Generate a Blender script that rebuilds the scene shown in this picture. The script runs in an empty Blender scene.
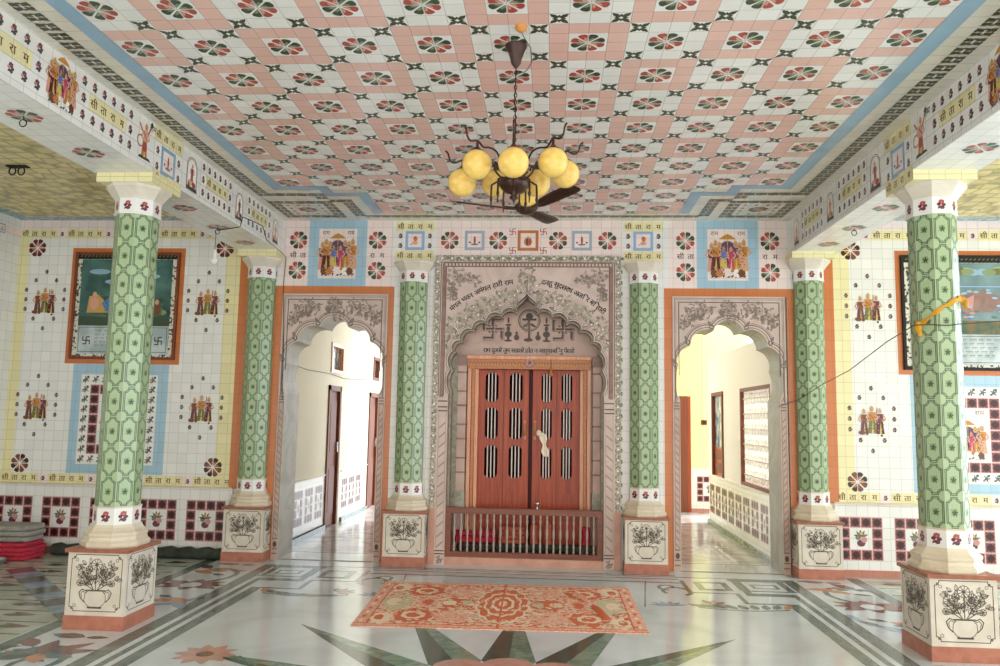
import bpy, bmesh, math, random
from mathutils import Vector, Matrix
from mathutils.geometry import tessellate_polygon
S = bpy.context.scene
COL = S.collection
R = math.radians
PI = math.pi
rnd = random.Random(7)
H = 3.56; HB = 3.195; W = 2.65; BW = 0.44      # ceiling, beam underside, inner beam face, beam width
TC = 0.107; TW = 0.1055                        # ceiling and wall tile pitch
EPS = 0.0005

# ------------------------------------------------------------------ materials
MATS = {}
def srgb(r, g, b):
    f = lambda c: ((c/255+0.055)/1.055)**2.4 if c > 10 else c/255/12.92
    return (f(r), f(g), f(b), 1)
def newmat(name):
    m = bpy.data.materials.new(name); m.use_nodes = True
    nt = m.node_tree; b = nt.nodes['Principled BSDF']
    MATS[name] = m
    return m, nt, b
def tile(name, c, rough=0.22, grout=0.62, gw=0.016):
    """glazed tile: thin grout lines at whole UV units, a faint per-tile shade"""
    m, nt, b = newmat(name); N = nt.nodes; L = nt.links
    uv = N.new('ShaderNodeUVMap'); uv.uv_map = 'tiles'
    sp = N.new('ShaderNodeSeparateXYZ'); L.new(uv.outputs[0], sp.inputs[0])
    ms = []
    for i in (0, 1):
        pp = N.new('ShaderNodeMath'); pp.operation = 'PINGPONG'; pp.inputs[1].default_value = 0.5
        L.new(sp.outputs[i], pp.inputs[0])
        lt = N.new('ShaderNodeMath'); lt.operation = 'LESS_THAN'; lt.inputs[1].default_value = gw
        L.new(pp.outputs[0], lt.inputs[0]); ms.append(lt)
    mx = N.new('ShaderNodeMath'); mx.operation = 'MAXIMUM'
    L.new(ms[0].outputs[0], mx.inputs[0]); L.new(ms[1].outputs[0], mx.inputs[1])
    fl = N.new('ShaderNodeVectorMath'); fl.operation = 'FLOOR'; L.new(uv.outputs[0], fl.inputs[0])
    wn = N.new('ShaderNodeTexWhiteNoise'); wn.noise_dimensions = '3D'; L.new(fl.outputs[0], wn.inputs['Vector'])
    mr = N.new('ShaderNodeMapRange'); mr.inputs['To Min'].default_value = 0.93; mr.inputs['To Max'].default_value = 1.0
    L.new(wn.outputs['Value'], mr.inputs['Value'])
    vm = N.new('ShaderNodeVectorMath'); vm.operation = 'SCALE'; vm.inputs[0].default_value = c[:3]
    L.new(mr.outputs[0], vm.inputs['Scale'])
    mix = N.new('ShaderNodeMix'); mix.data_type = 'RGBA'
    L.new(mx.outputs[0], mix.inputs['Factor']); L.new(vm.outputs[0], mix.inputs['A'])
    mix.inputs['B'].default_value = (c[0]*grout, c[1]*grout, c[2]*grout, 1)
    L.new(mix.outputs['Result'], b.inputs['Base Color'])
    b.inputs['Roughness'].default_value = rough
    return m
def plain(name, c, rough=0.4, metal=0.0, noise=0.0, nscale=8, bump=0.0, spec=None):
    m, nt, b = newmat(name); N = nt.nodes; L = nt.links
    b.inputs['Base Color'].default_value = c
    b.inputs['Roughness'].default_value = rough; b.inputs['Metallic'].default_value = metal
    if noise or bump:
        tc = N.new('ShaderNodeTexCoord'); nz = N.new('ShaderNodeTexNoise')
        nz.inputs['Scale'].default_value = nscale; nz.inputs['Detail'].default_value = 5
        L.new(tc.outputs['Object'], nz.inputs['Vector'])
        if noise:
            mix = N.new('ShaderNodeMix'); mix.data_type = 'RGBA'
            mr = N.new('ShaderNodeMapRange'); mr.inputs['From Min'].default_value = 0.3; mr.inputs['From Max'].default_value = 0.7
            L.new(nz.outputs['Fac'], mr.inputs['Value']); L.new(mr.outputs[0], mix.inputs['Factor'])
            mix.inputs['A'].default_value = [x*(1-noise) for x in c[:3]]+[1]
            mix.inputs['B'].default_value = [min(1, x*(1+noise)) for x in c[:3]]+[1]
            L.new(mix.outputs['Result'], b.inputs['Base Color'])
        if bump:
            bp = N.new('ShaderNodeBump'); bp.inputs['Strength'].default_value = bump; bp.inputs['Distance'].default_value = 0.01
            L.new(nz.outputs['Fac'], bp.inputs['Height']); L.new(bp.outputs[0], b.inputs['Normal'])
    return m
def wood(name, c1, c2, rough=0.3, sc=(30, 30, 1.5)):
    m, nt, b = newmat(name); N = nt.nodes; L = nt.links
    tc = N.new('ShaderNodeTexCoord'); mp = N.new('ShaderNodeMapping'); mp.inputs['Scale'].default_value = sc
    nz = N.new('ShaderNodeTexNoise'); nz.inputs['Scale'].default_value = 1.5; nz.inputs['Detail'].default_value = 6
    L.new(tc.outputs['Object'], mp.inputs[0]); L.new(mp.outputs[0], nz.inputs['Vector'])
    mix = N.new('ShaderNodeMix'); mix.data_type = 'RGBA'
    mr = N.new('ShaderNodeMapRange'); mr.inputs['From Min'].default_value = 0.3; mr.inputs['From Max'].default_value = 0.7
    L.new(nz.outputs['Fac'], mr.inputs['Value']); L.new(mr.outputs[0], mix.inputs['Factor'])
    mix.inputs['A'].default_value = c1; mix.inputs['B'].default_value = c2
    L.new(mix.outputs['Result'], b.inputs['Base Color']); b.inputs['Roughness'].default_value = rough
    return m
def marble(name, c1, c2, rough=0.12, scale=1.2, dist=1.5):
    m, nt, b = newmat(name); N = nt.nodes; L = nt.links
    tc = N.new('ShaderNodeTexCoord'); nz = N.new('ShaderNodeTexNoise')
    nz.inputs['Scale'].default_value = scale; nz.inputs['Detail'].default_value = 8; nz.inputs['Distortion'].default_value = dist
    L.new(tc.outputs['Object'], nz.inputs['Vector'])
    cr = N.new('ShaderNodeValToRGB'); cr.color_ramp.elements[0].position = 0.38; cr.color_ramp.elements[1].position = 0.6
    cr.color_ramp.elements[0].color = c2; cr.color_ramp.elements[1].color = c1
    L.new(nz.outputs['Fac'], cr.inputs[0]); L.new(cr.outputs[0], b.inputs['Base Color'])
    b.inputs['Roughness'].default_value = rough
    return m

tile('tw', srgb(236, 235, 231)); tile('tpk', srgb(230, 188, 176)); tile('tb', srgb(166, 198, 216), gw=0.012)
tile('tcb', srgb(144, 180, 204), gw=0.0); tile('ty', srgb(236, 227, 176)); tile('to', srgb(204, 118, 62), grout=0.75)
tile('tcc', srgb(226, 222, 208)); tile('tpw', srgb(244, 226, 220)); tile('tsk', srgb(186, 126, 108), rough=0.3)
tile('tyl', srgb(232, 218, 160)); tile('tg', srgb(170, 190, 150), gw=0.0)
tile('tprn', srgb(186, 176, 166))
for n, c in dict(ink=(45, 38, 32), dgreen=(52, 72, 50), green=(128, 150, 108), lgreen=(150, 176, 120), olive=(110, 112, 60), red=(172, 74, 62),
                 lred=(216, 158, 140), maroon=(92, 22, 26), dmaroon=(48, 12, 14), rosy=(196, 140, 138), orange=(196, 124, 66), gold=(196, 156, 84),
                 skin=(206, 164, 136), magenta=(196, 60, 110), purple=(96, 62, 110), plum=(104, 50, 66), brown=(112, 66, 38), blue=(70, 120, 190), lblue=(140, 176, 214),
                 greyb=(158, 172, 186), white=(240, 238, 232), grey=(120, 116, 112), dgrey=(74, 72, 66), cream=(238, 226, 196), letter=(96, 48, 20), tgreen=(86, 112, 92),
                 line=(78, 74, 60), lineg=(62, 92, 58), chain=(66, 70, 52), chainl=(168, 168, 140), yel=(208, 184, 96), umb=(196, 132, 50)).items():
    plain(n, srgb(*c), 0.28)
marble('floor_marble', srgb(206, 214, 216), srgb(190, 198, 200), 0.12)
marble('floor_grey', srgb(100, 118, 110), srgb(80, 96, 90), 0.16, 6)
marble('floor_green', srgb(70, 92, 78), srgb(44, 60, 52), 0.14, 9)
marble('floor_lgreen', srgb(120, 146, 128), srgb(92, 118, 102), 0.14, 9)
marble('floor_pink', srgb(196, 150, 136), srgb(180, 134, 122), 0.16, 4)
marble('floor_red', srgb(128, 76, 66), srgb(104, 60, 52), 0.16, 5)
marble('floor_orange', srgb(196, 142, 96), srgb(178, 122, 80), 0.16, 5)
marble('floor_blue', srgb(150, 170, 186), srgb(122, 144, 164), 0.16, 5)
marble('floor_olive', srgb(188, 194, 180), srgb(170, 178, 162), 0.16, 4)
marble('floor_corr', srgb(190, 188, 184), srgb(160, 158, 156), 0.12, 3)
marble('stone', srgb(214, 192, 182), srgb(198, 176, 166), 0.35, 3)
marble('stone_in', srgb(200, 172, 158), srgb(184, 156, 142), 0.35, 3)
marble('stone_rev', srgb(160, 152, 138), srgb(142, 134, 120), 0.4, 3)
marble('stone_green', srgb(170, 168, 150), srgb(140, 140, 122), 0.35, 14)
marble('stone_brown', srgb(150, 116, 104), srgb(130, 98, 88), 0.35, 6)
marble('step_pink', srgb(206, 158, 138), srgb(190, 140, 122), 0.25, 3)
marble('ped', srgb(226, 218, 204), srgb(214, 204, 188), 0.3, 3)
marble('ped_skirt', srgb(184, 120, 98), srgb(166, 104, 84), 0.35, 6)
marble('slab_brown', srgb(168, 104, 76), srgb(148, 88, 62), 0.35, 6)
marble('mould', srgb(220, 208, 186), srgb(208, 194, 168), 0.3, 3)
plain('sline', srgb(132, 116, 106), 0.5); plain('srope', srgb(158, 142, 130), 0.5); plain('sfol', srgb(164, 156, 138), 0.5); plain('balust', srgb(176, 156, 146), 0.4); plain('sline_d', srgb(82, 68, 62), 0.5); plain('sgreen', srgb(128, 124, 108), 0.5); plain('urnline', srgb(84, 74, 62), 0.4)
wood('door_wood', srgb(182, 74, 26), srgb(138, 46, 14), 0.35); wood('brown_wood', srgb(134, 66, 36), srgb(104, 48, 24), 0.55)
wood('rail_wood', srgb(140, 82, 62), srgb(112, 62, 46), 0.35, (2, 30, 30)); wood('gilt', srgb(206, 138, 84), srgb(168, 96, 52), 0.35, (40, 40, 40))
wood('pink_gilt', srgb(232, 176, 140), srgb(206, 136, 100), 0.3)
plain('cavity', srgb(72, 12, 20), 0.6); plain('dark', srgb(20, 16, 15), 0.7); plain('bar', srgb(220, 206, 200), 0.35)
plain('plaster', srgb(236, 228, 206), 0.6, noise=0.03, nscale=2); plain('plaster_y', srgb(232, 224, 156), 0.6); plain('plaster_w', srgb(240, 234, 222), 0.6)
plain('iron', srgb(62, 36, 26), 0.35, 0.3); plain('fan', srgb(72, 50, 38), 0.4, 0.3); plain('ironrim', srgb(70, 42, 30), 0.4)
plain('fabric_red', srgb(180, 40, 62), 0.9, noise=0.25, nscale=40, bump=0.4); plain('fabric_dark', srgb(52, 58, 48), 0.9, noise=0.4, nscale=14, bump=0.5)
plain('fabric_grey', srgb(150, 146, 138), 0.9, noise=0.15, nscale=20, bump=0.5); plain('fabric_white', srgb(238, 226, 206), 0.9, bump=0.3)
plain('sash', srgb(206, 152, 40), 0.8, bump=0.3); plain('steel', srgb(190, 190, 192), 0.25, 0.9); plain('wire', srgb(70, 60, 52), 0.5)
plain('bulbw', srgb(240, 236, 232), 0.2); plain('clay', srgb(206, 140, 70), 0.6)
plain('tree', srgb(90, 120, 70), 0.9); plain('ground', srgb(196, 196, 194), 0.9, noise=0.06, nscale=1)
# globes: amber glass
m, nt, b = newmat('globe'); b.inputs['Base Color'].default_value = srgb(240, 200, 100); b.inputs['Roughness'].default_value = 0.12
b.inputs['Subsurface Weight'].default_value = 0.25; b.inputs['Subsurface Radius'].default_value = (0.05, 0.035, 0.015); b.inputs['Subsurface Scale'].default_value = 0.5
nz = nt.nodes.new('ShaderNodeTexNoise'); nz.inputs['Scale'].default_value = 22; nz.inputs['Detail'].default_value = 4
cr = nt.nodes.new('ShaderNodeValToRGB'); cr.color_ramp.elements[0].color = srgb(232, 190, 96); cr.color_ramp.elements[1].color = srgb(244, 212, 122)
cr.color_ramp.elements[0].position = .35; cr.color_ramp.elements[1].position = .65
tcn = nt.nodes.new('ShaderNodeTexCoord'); nt.links.new(tcn.outputs['Object'], nz.inputs['Vector'])
nt.links.new(nz.outputs['Fac'], cr.inputs[0]); nt.links.new(cr.outputs[0], b.inputs['Base Color'])
# fish-scale tiles of the aisle ceilings
m, nt, b = newmat('shell'); N = nt.nodes; L = nt.links
tcn = N.new('ShaderNodeTexCoord'); mp = N.new('ShaderNodeMapping'); mp.inputs['Scale'].default_value = (7.5, 7.5, 1)
vo = N.new('ShaderNodeTexVoronoi'); vo.feature = 'DISTANCE_TO_EDGE'; vo.inputs['Randomness'].default_value = 0.35; vo.inputs['Scale'].default_value = 1.0
vc = N.new('ShaderNodeTexVoronoi'); vc.inputs['Randomness'].default_value = 0.35; vc.inputs['Scale'].default_value = 1.0
L.new(tcn.outputs['Object'], mp.inputs[0]); L.new(mp.outputs[0], vo.inputs['Vector']); L.new(mp.outputs[0], vc.inputs['Vector'])
cr = N.new('ShaderNodeValToRGB'); e = cr.color_ramp.elements; e[0].position = 0.0; e[0].color = srgb(168, 154, 104); e[1].position = 0.12; e[1].color = srgb(236, 220, 158)
L.new(vo.outputs['Distance'], cr.inputs[0])
cr2 = N.new('ShaderNodeValToRGB'); e = cr2.color_ramp.elements; e[0].color = (.82, .8, .74, 1); e[1].color = (1, 1, 1, 1)
sx = N.new('ShaderNodeSeparateColor'); L.new(vc.outputs['Color'], sx.inputs[0]); L.new(sx.outputs[0], cr2.inputs[0])
mm = N.new('ShaderNodeMix'); mm.data_type = 'RGBA'; mm.blend_type = 'MULTIPLY'; mm.inputs['Factor'].default_value = 1
L.new(cr.outputs[0], mm.inputs['A']); L.new(cr2.outputs[0], mm.inputs['B']); L.new(mm.outputs['Result'], b.inputs['Base Color'])
b.inputs['Roughness'].default_value = 0.3
def speckle(name, c1, c2, scale, rough=0.4, thr=0.5, w=0.08):
    m, nt, b = newmat(name); N = nt.nodes; L = nt.links
    tc = N.new('ShaderNodeTexCoord'); nz = N.new('ShaderNodeTexNoise'); nz.inputs['Scale'].default_value = scale; nz.inputs['Detail'].default_value = 3
    L.new(tc.outputs['Object'], nz.inputs['Vector']); cr = N.new('ShaderNodeValToRGB')
    cr.color_ramp.elements[0].position = thr-w; cr.color_ramp.elements[1].position = thr+w
    cr.color_ramp.elements[0].color = c1; cr.color_ramp.elements[1].color = c2
    L.new(nz.outputs['Fac'], cr.inputs[0]); L.new(cr.outputs[0], b.inputs['Base Color']); b.inputs['Roughness'].default_value = rough
speckle('mosaic', srgb(60, 56, 50), srgb(226, 222, 206), 42, thr=0.45, w=0.02)
speckle('cove', srgb(118, 150, 156), srgb(176, 200, 206), 26)
speckle('carved', srgb(128, 122, 106), srgb(196, 190, 172), 55, thr=0.5, w=0.06)
speckle('carvedp', srgb(146, 120, 108), srgb(206, 186, 172), 45, thr=0.47, w=0.06)
speckle('rugbase', srgb(214, 104, 66), srgb(238, 206, 178), 26, 0.95, 0.47, 0.05)
speckle('rugpink', srgb(226, 150, 120), srgb(238, 196, 172), 60, 0.95)
speckle('pic_sky', srgb(24, 62, 58), srgb(84, 128, 120), 3.2, 0.25, .5, .2)
speckle('pic_sky2', srgb(70, 104, 112), srgb(128, 156, 158), 2.4, 0.25, .5, .2)
speckle('pic_low', srgb(120, 96, 40), srgb(40, 84, 64), 9, 0.25, .48, .12)
speckle('pic_low2', srgb(150, 110, 104), srgb(92, 116, 118), 7, 0.25, .48, .12)
speckle('pic_cap', srgb(160, 176, 178), srgb(196, 206, 206), 5, 0.3)
speckle('glassy', srgb(120, 140, 150), srgb(210, 218, 220), 6, 0.1)

# ------------------------------------------------------------------ mesh collector
class G:
    def __init__(s): s.v = []; s.f = []; s.m = []; s.uv = []; s.sm = []; s.names = []
    def mi(s, n):
        if n not in s.names: s.names.append(n)
        return s.names.index(n)
    def face(s, pts, mat, uvs=None, smooth=False):
        k = len(s.v); s.v += [tuple(p) for p in pts]; s.f.append(tuple(range(k, k+len(pts))))
        s.m.append(s.mi(mat)); s.uv.append(uvs or [(0.5, 0.5)]*len(pts)); s.sm.append(smooth)
    def grid(s, rows, mat, smooth=True, close=False):
        k = len(s.v); n = len(rows[0])
        for r in rows: s.v += [tuple(p) for p in r]
        for i in range(len(rows)-1):
            for j in range(n if close else n-1):
                a = k+i*n+j; b = k+i*n+(j+1) % n; c = k+(i+1)*n+(j+1) % n; d = k+(i+1)*n+j
                s.f.append((a, b, c, d)); s.m.append(s.mi(mat)); s.uv.append([(0.5, 0.5)]*4); s.sm.append(smooth)
    def box(s, x0, x1, y0, y1, z0, z1, mat, T=None, skip=''):
        P = lambda *a: Vector(a)
        F = dict(f=[(x0, y0, z0), (x1, y0, z0), (x1, y0, z1), (x0, y0, z1)], b=[(x1, y1, z0), (x0, y1, z0), (x0, y1, z1), (x1, y1, z1)],
                 l=[(x0, y1, z0), (x0, y0, z0), (x0, y0, z1), (x0, y1, z1)], r=[(x1, y0, z0), (x1, y1, z0), (x1, y1, z1), (x1, y0, z1)],
                 t=[(x0, y0, z1), (x1, y0, z1), (x1, y1, z1), (x0, y1, z1)], d=[(x0, y1, z0), (x1, y1, z0), (x1, y0, z0), (x0, y0, z0)])
        for k, q in F.items():
            if k in skip: continue
            uv = None
            if T:
                ax = {'f': (0, 2), 'b': (0, 2), 'l': (1, 2), 'r': (1, 2), 't': (0, 1), 'd': (0, 1)}[k]
                uv = [(p[ax[0]]/T, p[ax[1]]/T) for p in q]
            s.face(q, mat, uv)
    def tube(s, pts, r, mat, n=8, cap=True):
        pts = [Vector(p) for p in pts]; rs = r if isinstance(r, (list, tuple)) else [r]*len(pts)
        rows = []; up = Vector((0, 0, 1)); prev = None
        for i, p in enumerate(pts):
            t = (pts[min(i+1, len(pts)-1)]-pts[max(i-1, 0)]).normalized()
            if prev is None:
                a = t.orthogonal().normalized()
            else:
                a = (prev-t*prev.dot(t)).normalized()
            prev = a; bb = t.cross(a)
            rows.append([p+(a*math.cos(2*PI*k/n)+bb*math.sin(2*PI*k/n))*rs[i] for k in range(n)])
        s.grid(rows, mat, True, True)
        if cap:
            s.face(list(reversed(rows[0])), mat); s.face(rows[-1], mat)
    def lathe(s, prof, mat, c=(0, 0, 0), n=24, smooth=True, ang=0.0, axis='z'):
        rows = []
        for r, z in prof:
            row = []
            for k in range(n):
                a = 2*PI*k/n+ang; x, y = r*math.cos(a), r*math.sin(a)
                q = (x, y, z) if axis == 'z' else ((x, z, y) if axis == 'y' else (z, x, y))
                row.append(Vector(c)+Vector(q))
            rows.append(row)
        s.grid(rows, mat, smooth, True)
        if prof[0][0] > 1e-4: s.face(rows[0][::-1], mat)
        if prof[-1][0] > 1e-4: s.face(rows[-1], mat)
    def ball(s, c, r, mat, n=16, m=10, sz=(1, 1, 1)):
        rows = []
        for i in range(m+1):
            t = -PI/2+PI*i/m; rr = max(math.cos(t), 1e-4)
            rows.append([Vector(c)+Vector((r*rr*math.cos(2*PI*k/n)*sz[0], r*rr*math.sin(2*PI*k/n)*sz[1], r*math.sin(t)*sz[2])) for k in range(n)])
        s.grid(rows, mat, True, True)
    def build(s, name, parent=None, struct=False):
        me = bpy.data.meshes.new(name); me.from_pydata(s.v, [], s.f)
        for n in s.names: me.materials.append(MATS[n])
        me.polygons.foreach_set('material_index', s.m); me.polygons.foreach_set('use_smooth', s.sm)
        ul = me.uv_layers.new(name='tiles'); flat = [c for f in s.uv for p in f for c in p]
        ul.data.foreach_set('uv', flat); me.update()
        o = bpy.data.objects.new(name, me); COL.objects.link(o)
        if parent: o.parent = parent
        if struct: o['kind'] = 'structure'
        return o
def empty(name, label, cat, loc, rz=0, group=None):
    o = bpy.data.objects.new(name, None); COL.objects.link(o); o.location = loc; o.rotation_euler = (0, 0, rz)
    o.empty_display_size = 0.1
    tag(o, label, cat, group); return o
def tag(o, label, cat, group=None):
    o['label'] = label; o['category'] = cat
    if group: o['group'] = group
    return o
def copy_tree(o, parent=None):
    c = o.copy(); COL.objects.link(c)
    if parent: c.parent = parent
    for ch in list(o.children): copy_tree(ch, c)
    return c

def smooth(P, n=4):
    P = [Vector(p) for p in P]; out = []
    for i in range(len(P)-1):
        a, b, c, d = P[max(i-1, 0)], P[i], P[i+1], P[min(i+2, len(P)-1)]
        for k in range(n):
            t = k/n; out.append(.5*((2*b)+(c-a)*t+(2*a-5*b+4*c-d)*t*t+(3*b-a-3*c+d)*t**3))
    return out+[P[-1]]
# ------------------------------------------------------------------ 2-D canvas on a plane
class Cv:
    def __init__(s, g, o, u, v, T=TW, pu=0.0, pv=0.0):
        s.g = g; s.o = Vector(o); s.u = Vector(u).normalized(); s.v = Vector(v).normalized(); s.n = s.u.cross(s.v); s.T = T; s.pu = pu; s.pv = pv; s.i = 0
    def poly(s, pts, mat, l=1):
        a = 0
        for i in range(len(pts)):
            x0, y0 = pts[i-1]; x1, y1 = pts[i]; a += x0*y1-x1*y0
        if a < 0: pts = pts[::-1]
        s.i = (s.i+1) % 40; d = l*EPS+s.i*1.15e-5
        s.g.face([s.o+s.u*x+s.v*y+s.n*d for x, y in pts], mat, [((x-s.pu)/s.T, (y-s.pv)/s.T) for x, y in pts])
    def rect(s, x0, x1, y0, y1, mat, l=0): s.poly([(x0, y0), (x1, y0), (x1, y1), (x0, y1)], mat, l)
    def ring(s, x0, x1, y0, y1, w, mat, l=1):
        s.rect(x0, x1, y0, y0+w, mat, l); s.rect(x0, x1, y1-w, y1, mat, l); s.rect(x0, x0+w, y0+w, y1-w, mat, l); s.rect(x1-w, x1, y0+w, y1-w, mat, l)
    def ell(s, x, y, rx, ry, mat, l=1, n=12, a=0):
        ca, sa = math.cos(a), math.sin(a)
        s.poly([(x+rx*math.cos(t)*ca-ry*math.sin(t)*sa, y+rx*math.cos(t)*sa+ry*math.sin(t)*ca) for t in [2*PI*k/n for k in range(n)]], mat, l)
    def line(s, pts, w, mat, l=1, close=False):
        if close: pts = list(pts)+[pts[0]]
        for i in range(len(pts)-1):
            (x0, y0), (x1, y1) = pts[i], pts[i+1]; dx, dy = x1-x0, y1-y0; d = math.hypot(dx, dy)
            if d < 1e-6: continue
            nx, ny = -dy/d*w/2, dx/d*w/2; ex, ey = dx/d*w*.3, dy/d*w*.3
            s.poly([(x0+nx-ex, y0+ny-ey), (x0-nx-ex, y0-ny-ey), (x1-nx+ex, y1-ny+ey), (x1+nx+ex, y1+ny+ey)], mat, l)
    def circ(s, x, y, r, w, mat, l=1, n=14, a0=0, a1=2*PI, ry=None):
        ry = ry or r
        s.line([(x+r*math.cos(a0+(a1-a0)*k/n), y+ry*math.sin(a0+(a1-a0)*k/n)) for k in range(n+1)], w, mat, l)
    def leaf(s, x, y, a, L, w, mat, l=1):
        ca, sa = math.cos(a), math.sin(a)
        P = [(0, 0), (.25, -.42), (.55, -.5), (.85, -.22), (1, 0), (.85, .22), (.55, .5), (.25, .42)]
        s.poly([(x+L*p*ca-w*q*sa, y+L*p*sa+w*q*ca) for p, q in P], mat, l)

GL = {}
def glyph(ch):
    if ch not in GL:
        c = bpy.data.curves.new('lettering', 'FONT'); c.body = ch; c.resolution_u = 1
        o = bpy.data.objects.new('lettering', c); COL.objects.link(o)
        dg = bpy.context.evaluated_depsgraph_get(); dg.update()
        me = bpy.data.meshes.new_from_object(o.evaluated_get(dg))
        vs = [(v.co.x, v.co.y) for v in me.vertices]; fs = [tuple(p.vertices) for p in me.polygons]
        x0 = min(p[0] for p in vs); x1 = max(p[0] for p in vs)
        GL[ch] = (vs, fs, x0, x1)
        bpy.data.objects.remove(o); bpy.data.meshes.remove(me); bpy.data.curves.remove(c)
    return GL[ch]
def letter(cv, ch, x, y, h, mat='letter', l=2, ang=0.0, bold=0.0):
    vs, fs, x0, x1 = glyph(ch); mx = (x0+x1)/2; ca, sa = math.cos(ang), math.sin(ang); sc = h/0.72
    P = [(x+((a-mx)*ca-(b-.33)*sa)*sc, y+((a-mx)*sa+(b-.33)*ca)*sc) for a, b in vs]
    for f in fs:
        cv.poly([P[i] for i in f], mat, l)
        if bold: cv.poly([(P[i][0]+bold, P[i][1]) for i in f], mat, l+.4)
def word(cv, s, x, y, h, mat='ink', l=2):
    vs, fs, x0, x1 = glyph(s); letter(cv, s, x, y, h, mat, l)
SR = ['सी', 'ता', 'रा', 'म']
def text_tiles(cv, x, y, T=TW, rowh=None, bg='ty', l=1, n=4):
    rowh = rowh or T
    for i in range(n):
        cv.rect(x+i*T+.0012, x+(i+1)*T-.0012, y, y+rowh, bg, l)
        letter(cv, SR[i], x+(i+.5)*T, y+rowh*.47, T*.5, 'letter', l+1, bold=.003)

# ------------------------------------------------------------------ motifs
def rosette(cv, x, y, r, cols=('red', 'dgreen'), l=2, hi=('lred', 'green')):
    for k in range(8):
        a = R(22.5+45*k); quad = (k//2) % 2; c = cols[1] if quad == 0 else cols[0]; h = hi[1] if quad == 0 else hi[0]
        d = R(18.8); q = a+(R(1.0) if k % 2 else -R(1.0))
        P = [(x+.14*r*math.cos(q), y+.14*r*math.sin(q))]
        for t, rr in ((-1, .74), (-.97, .88), (-.6, .98), (0, 1), (.6, .98), (.97, .88), (1, .74)):
            P.append((x+r*rr*math.cos(q+t*d), y+r*rr*math.sin(q+t*d)))
        cv.poly(P, c, l)
        cv.poly([(x+.2*r*math.cos(q), y+.2*r*math.sin(q)), (x+.66*r*math.cos(q-.75*d), y+.66*r*math.sin(q-.75*d)), (x+.6*r*math.cos(q-.1*d), y+.6*r*math.sin(q-.1*d)), (x+.42*r*math.cos(q+.6*d), y+.42*r*math.sin(q+.6*d))], h, l+1)
def snow(cv, x, y, t, l=2):
    for k in range(4):
        a = R(45+90*k)
        cv.leaf(x+.04*t*math.cos(a), y+.04*t*math.sin(a), a, .62*t, .27*t, 'dgreen', l)
        for d in (-.5, .5): cv.leaf(x+.2*t*math.cos(a), y+.2*t*math.sin(a), a+d, .28*t, .13*t, 'chain', l)
        a = R(90*k); cv.leaf(x+.1*t*math.cos(a), y+.1*t*math.sin(a), a, .26*t, .16*t, 'chain', l)
    cv.ell(x, y, .08*t, .08*t, 'white', l+1, 8)
def chain_tile(cv, x0, y0, t, l=2, s=.74):
    """leafy chain link filling the middle band of a tile"""
    x, y = x0+t/2, y0+t/2; h = t*s/2
    for sx in (-1, 1):
        for sy in (-1, 1):
            cv.leaf(x+sx*.04*t, y+sy*.04*t, math.atan2(sy*h, sx*t*.5), math.hypot(t*.47, h), .30*t, 'chain', l)
            cv.leaf(x+sx*.46*t, y, math.atan2(sy, -sx*.25), h*.95, .24*t, 'dgreen', l)
    for sy in (-1, 1): cv.leaf(x-.22*t, y+sy*h*.8, 0, .44*t, .16*t, 'chain', l)
    cv.ell(x, y, .07*t, .07*t, 'white', l+1, 6)
def sprig(cv, x, y, t, c=('plum', 'dgrey', 'rosy'), l=2):
    cv.ell(x, y+.12*t, .17*t, .16*t, c[0], l, 8); cv.ell(x-.15*t, y-.02*t, .12*t, .1*t, c[2], l, 7); cv.ell(x+.14*t, y-.04*t, .13*t, .1*t, c[1], l, 7)
    cv.ell(x+.04*t, y-.2*t, .15*t, .12*t, c[1], l, 7); cv.leaf(x-.05*t, y-.1*t, R(230), .26*t, .12*t, c[1], l); cv.ell(x+.02*t, y+.1*t, .04*t, .04*t, 'rosy', l+1, 6); cv.leaf(x+.05*t, y+.05*t, R(60), .24*t, .1*t, c[0], l)
def redtile(cv, x0, y0, t, l=1):
    cv.rect(x0+.002, x0+t-.002, y0+.002, y0+t-.002, 'rosy', l)
    cv.rect(x0+.1*t, x0+.9*t, y0+.1*t, y0+.9*t, 'maroon', l+1)
    cv.ell(x0+t/2, y0+t/2, .44*t, .44*t, 'maroon', l+2, 12); cv.ell(x0+t/2, y0+t/2, .3*t, .3*t, 'dmaroon', l+3, 10)
    cv.circ(x0+t/2, y0+t/2, .40*t, .02*t, 'rosy', l+3, 12)
def redring(cv, x0, y0, nx, ny, t, l=1):
    for i in range(nx):
        for j in range(ny):
            if i in (0, nx-1) or j in (0, ny-1): redtile(cv, x0+i*t, y0+j*t, t, l)
def fruit(cv, x, y, s, l=2):
    cv.ell(x, y-.25*s, .24*s, .2*s, 'plum', l, 10); cv.ell(x+.17*s, y-.05*s, .18*s, .18*s, 'rosy', l, 9); cv.ell(x-.16*s, y+.06*s, .16*s, .14*s, 'grey', l, 9)
    for a in (60, 95, 130, 20, 165): cv.leaf(x, y+.1*s, R(a), .42*s, .14*s, 'dgreen' if a % 2 else 'olive', l)
    cv.ell(x+.02*s, y+.3*s, .09*s, .1*s, 'lred', l+1, 7)
def swastika(cv, x, y, s, mat='red', l=2, w=.13):
    h = s/2; W_ = s*w
    for k in range(4):
        a = PI/2*k; ca, sa = math.cos(a), math.sin(a)
        T_ = lambda p, q: (x+p*ca-q*sa, y+p*sa+q*ca)
        cv.line([T_(0, 0), T_(h, 0), T_(h, -h)], W_, mat, l)
    for k in range(4): cv.ell(x+.25*s*math.cos(PI/4+PI/2*k), y+.25*s*math.sin(PI/4+PI/2*k), .05*s, .05*s, mat, l, 5)
ROBES = ['orange', 'magenta', 'plum', 'gold', 'purple', 'brown', 'red', 'umb', 'lred', 'maroon']
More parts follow.
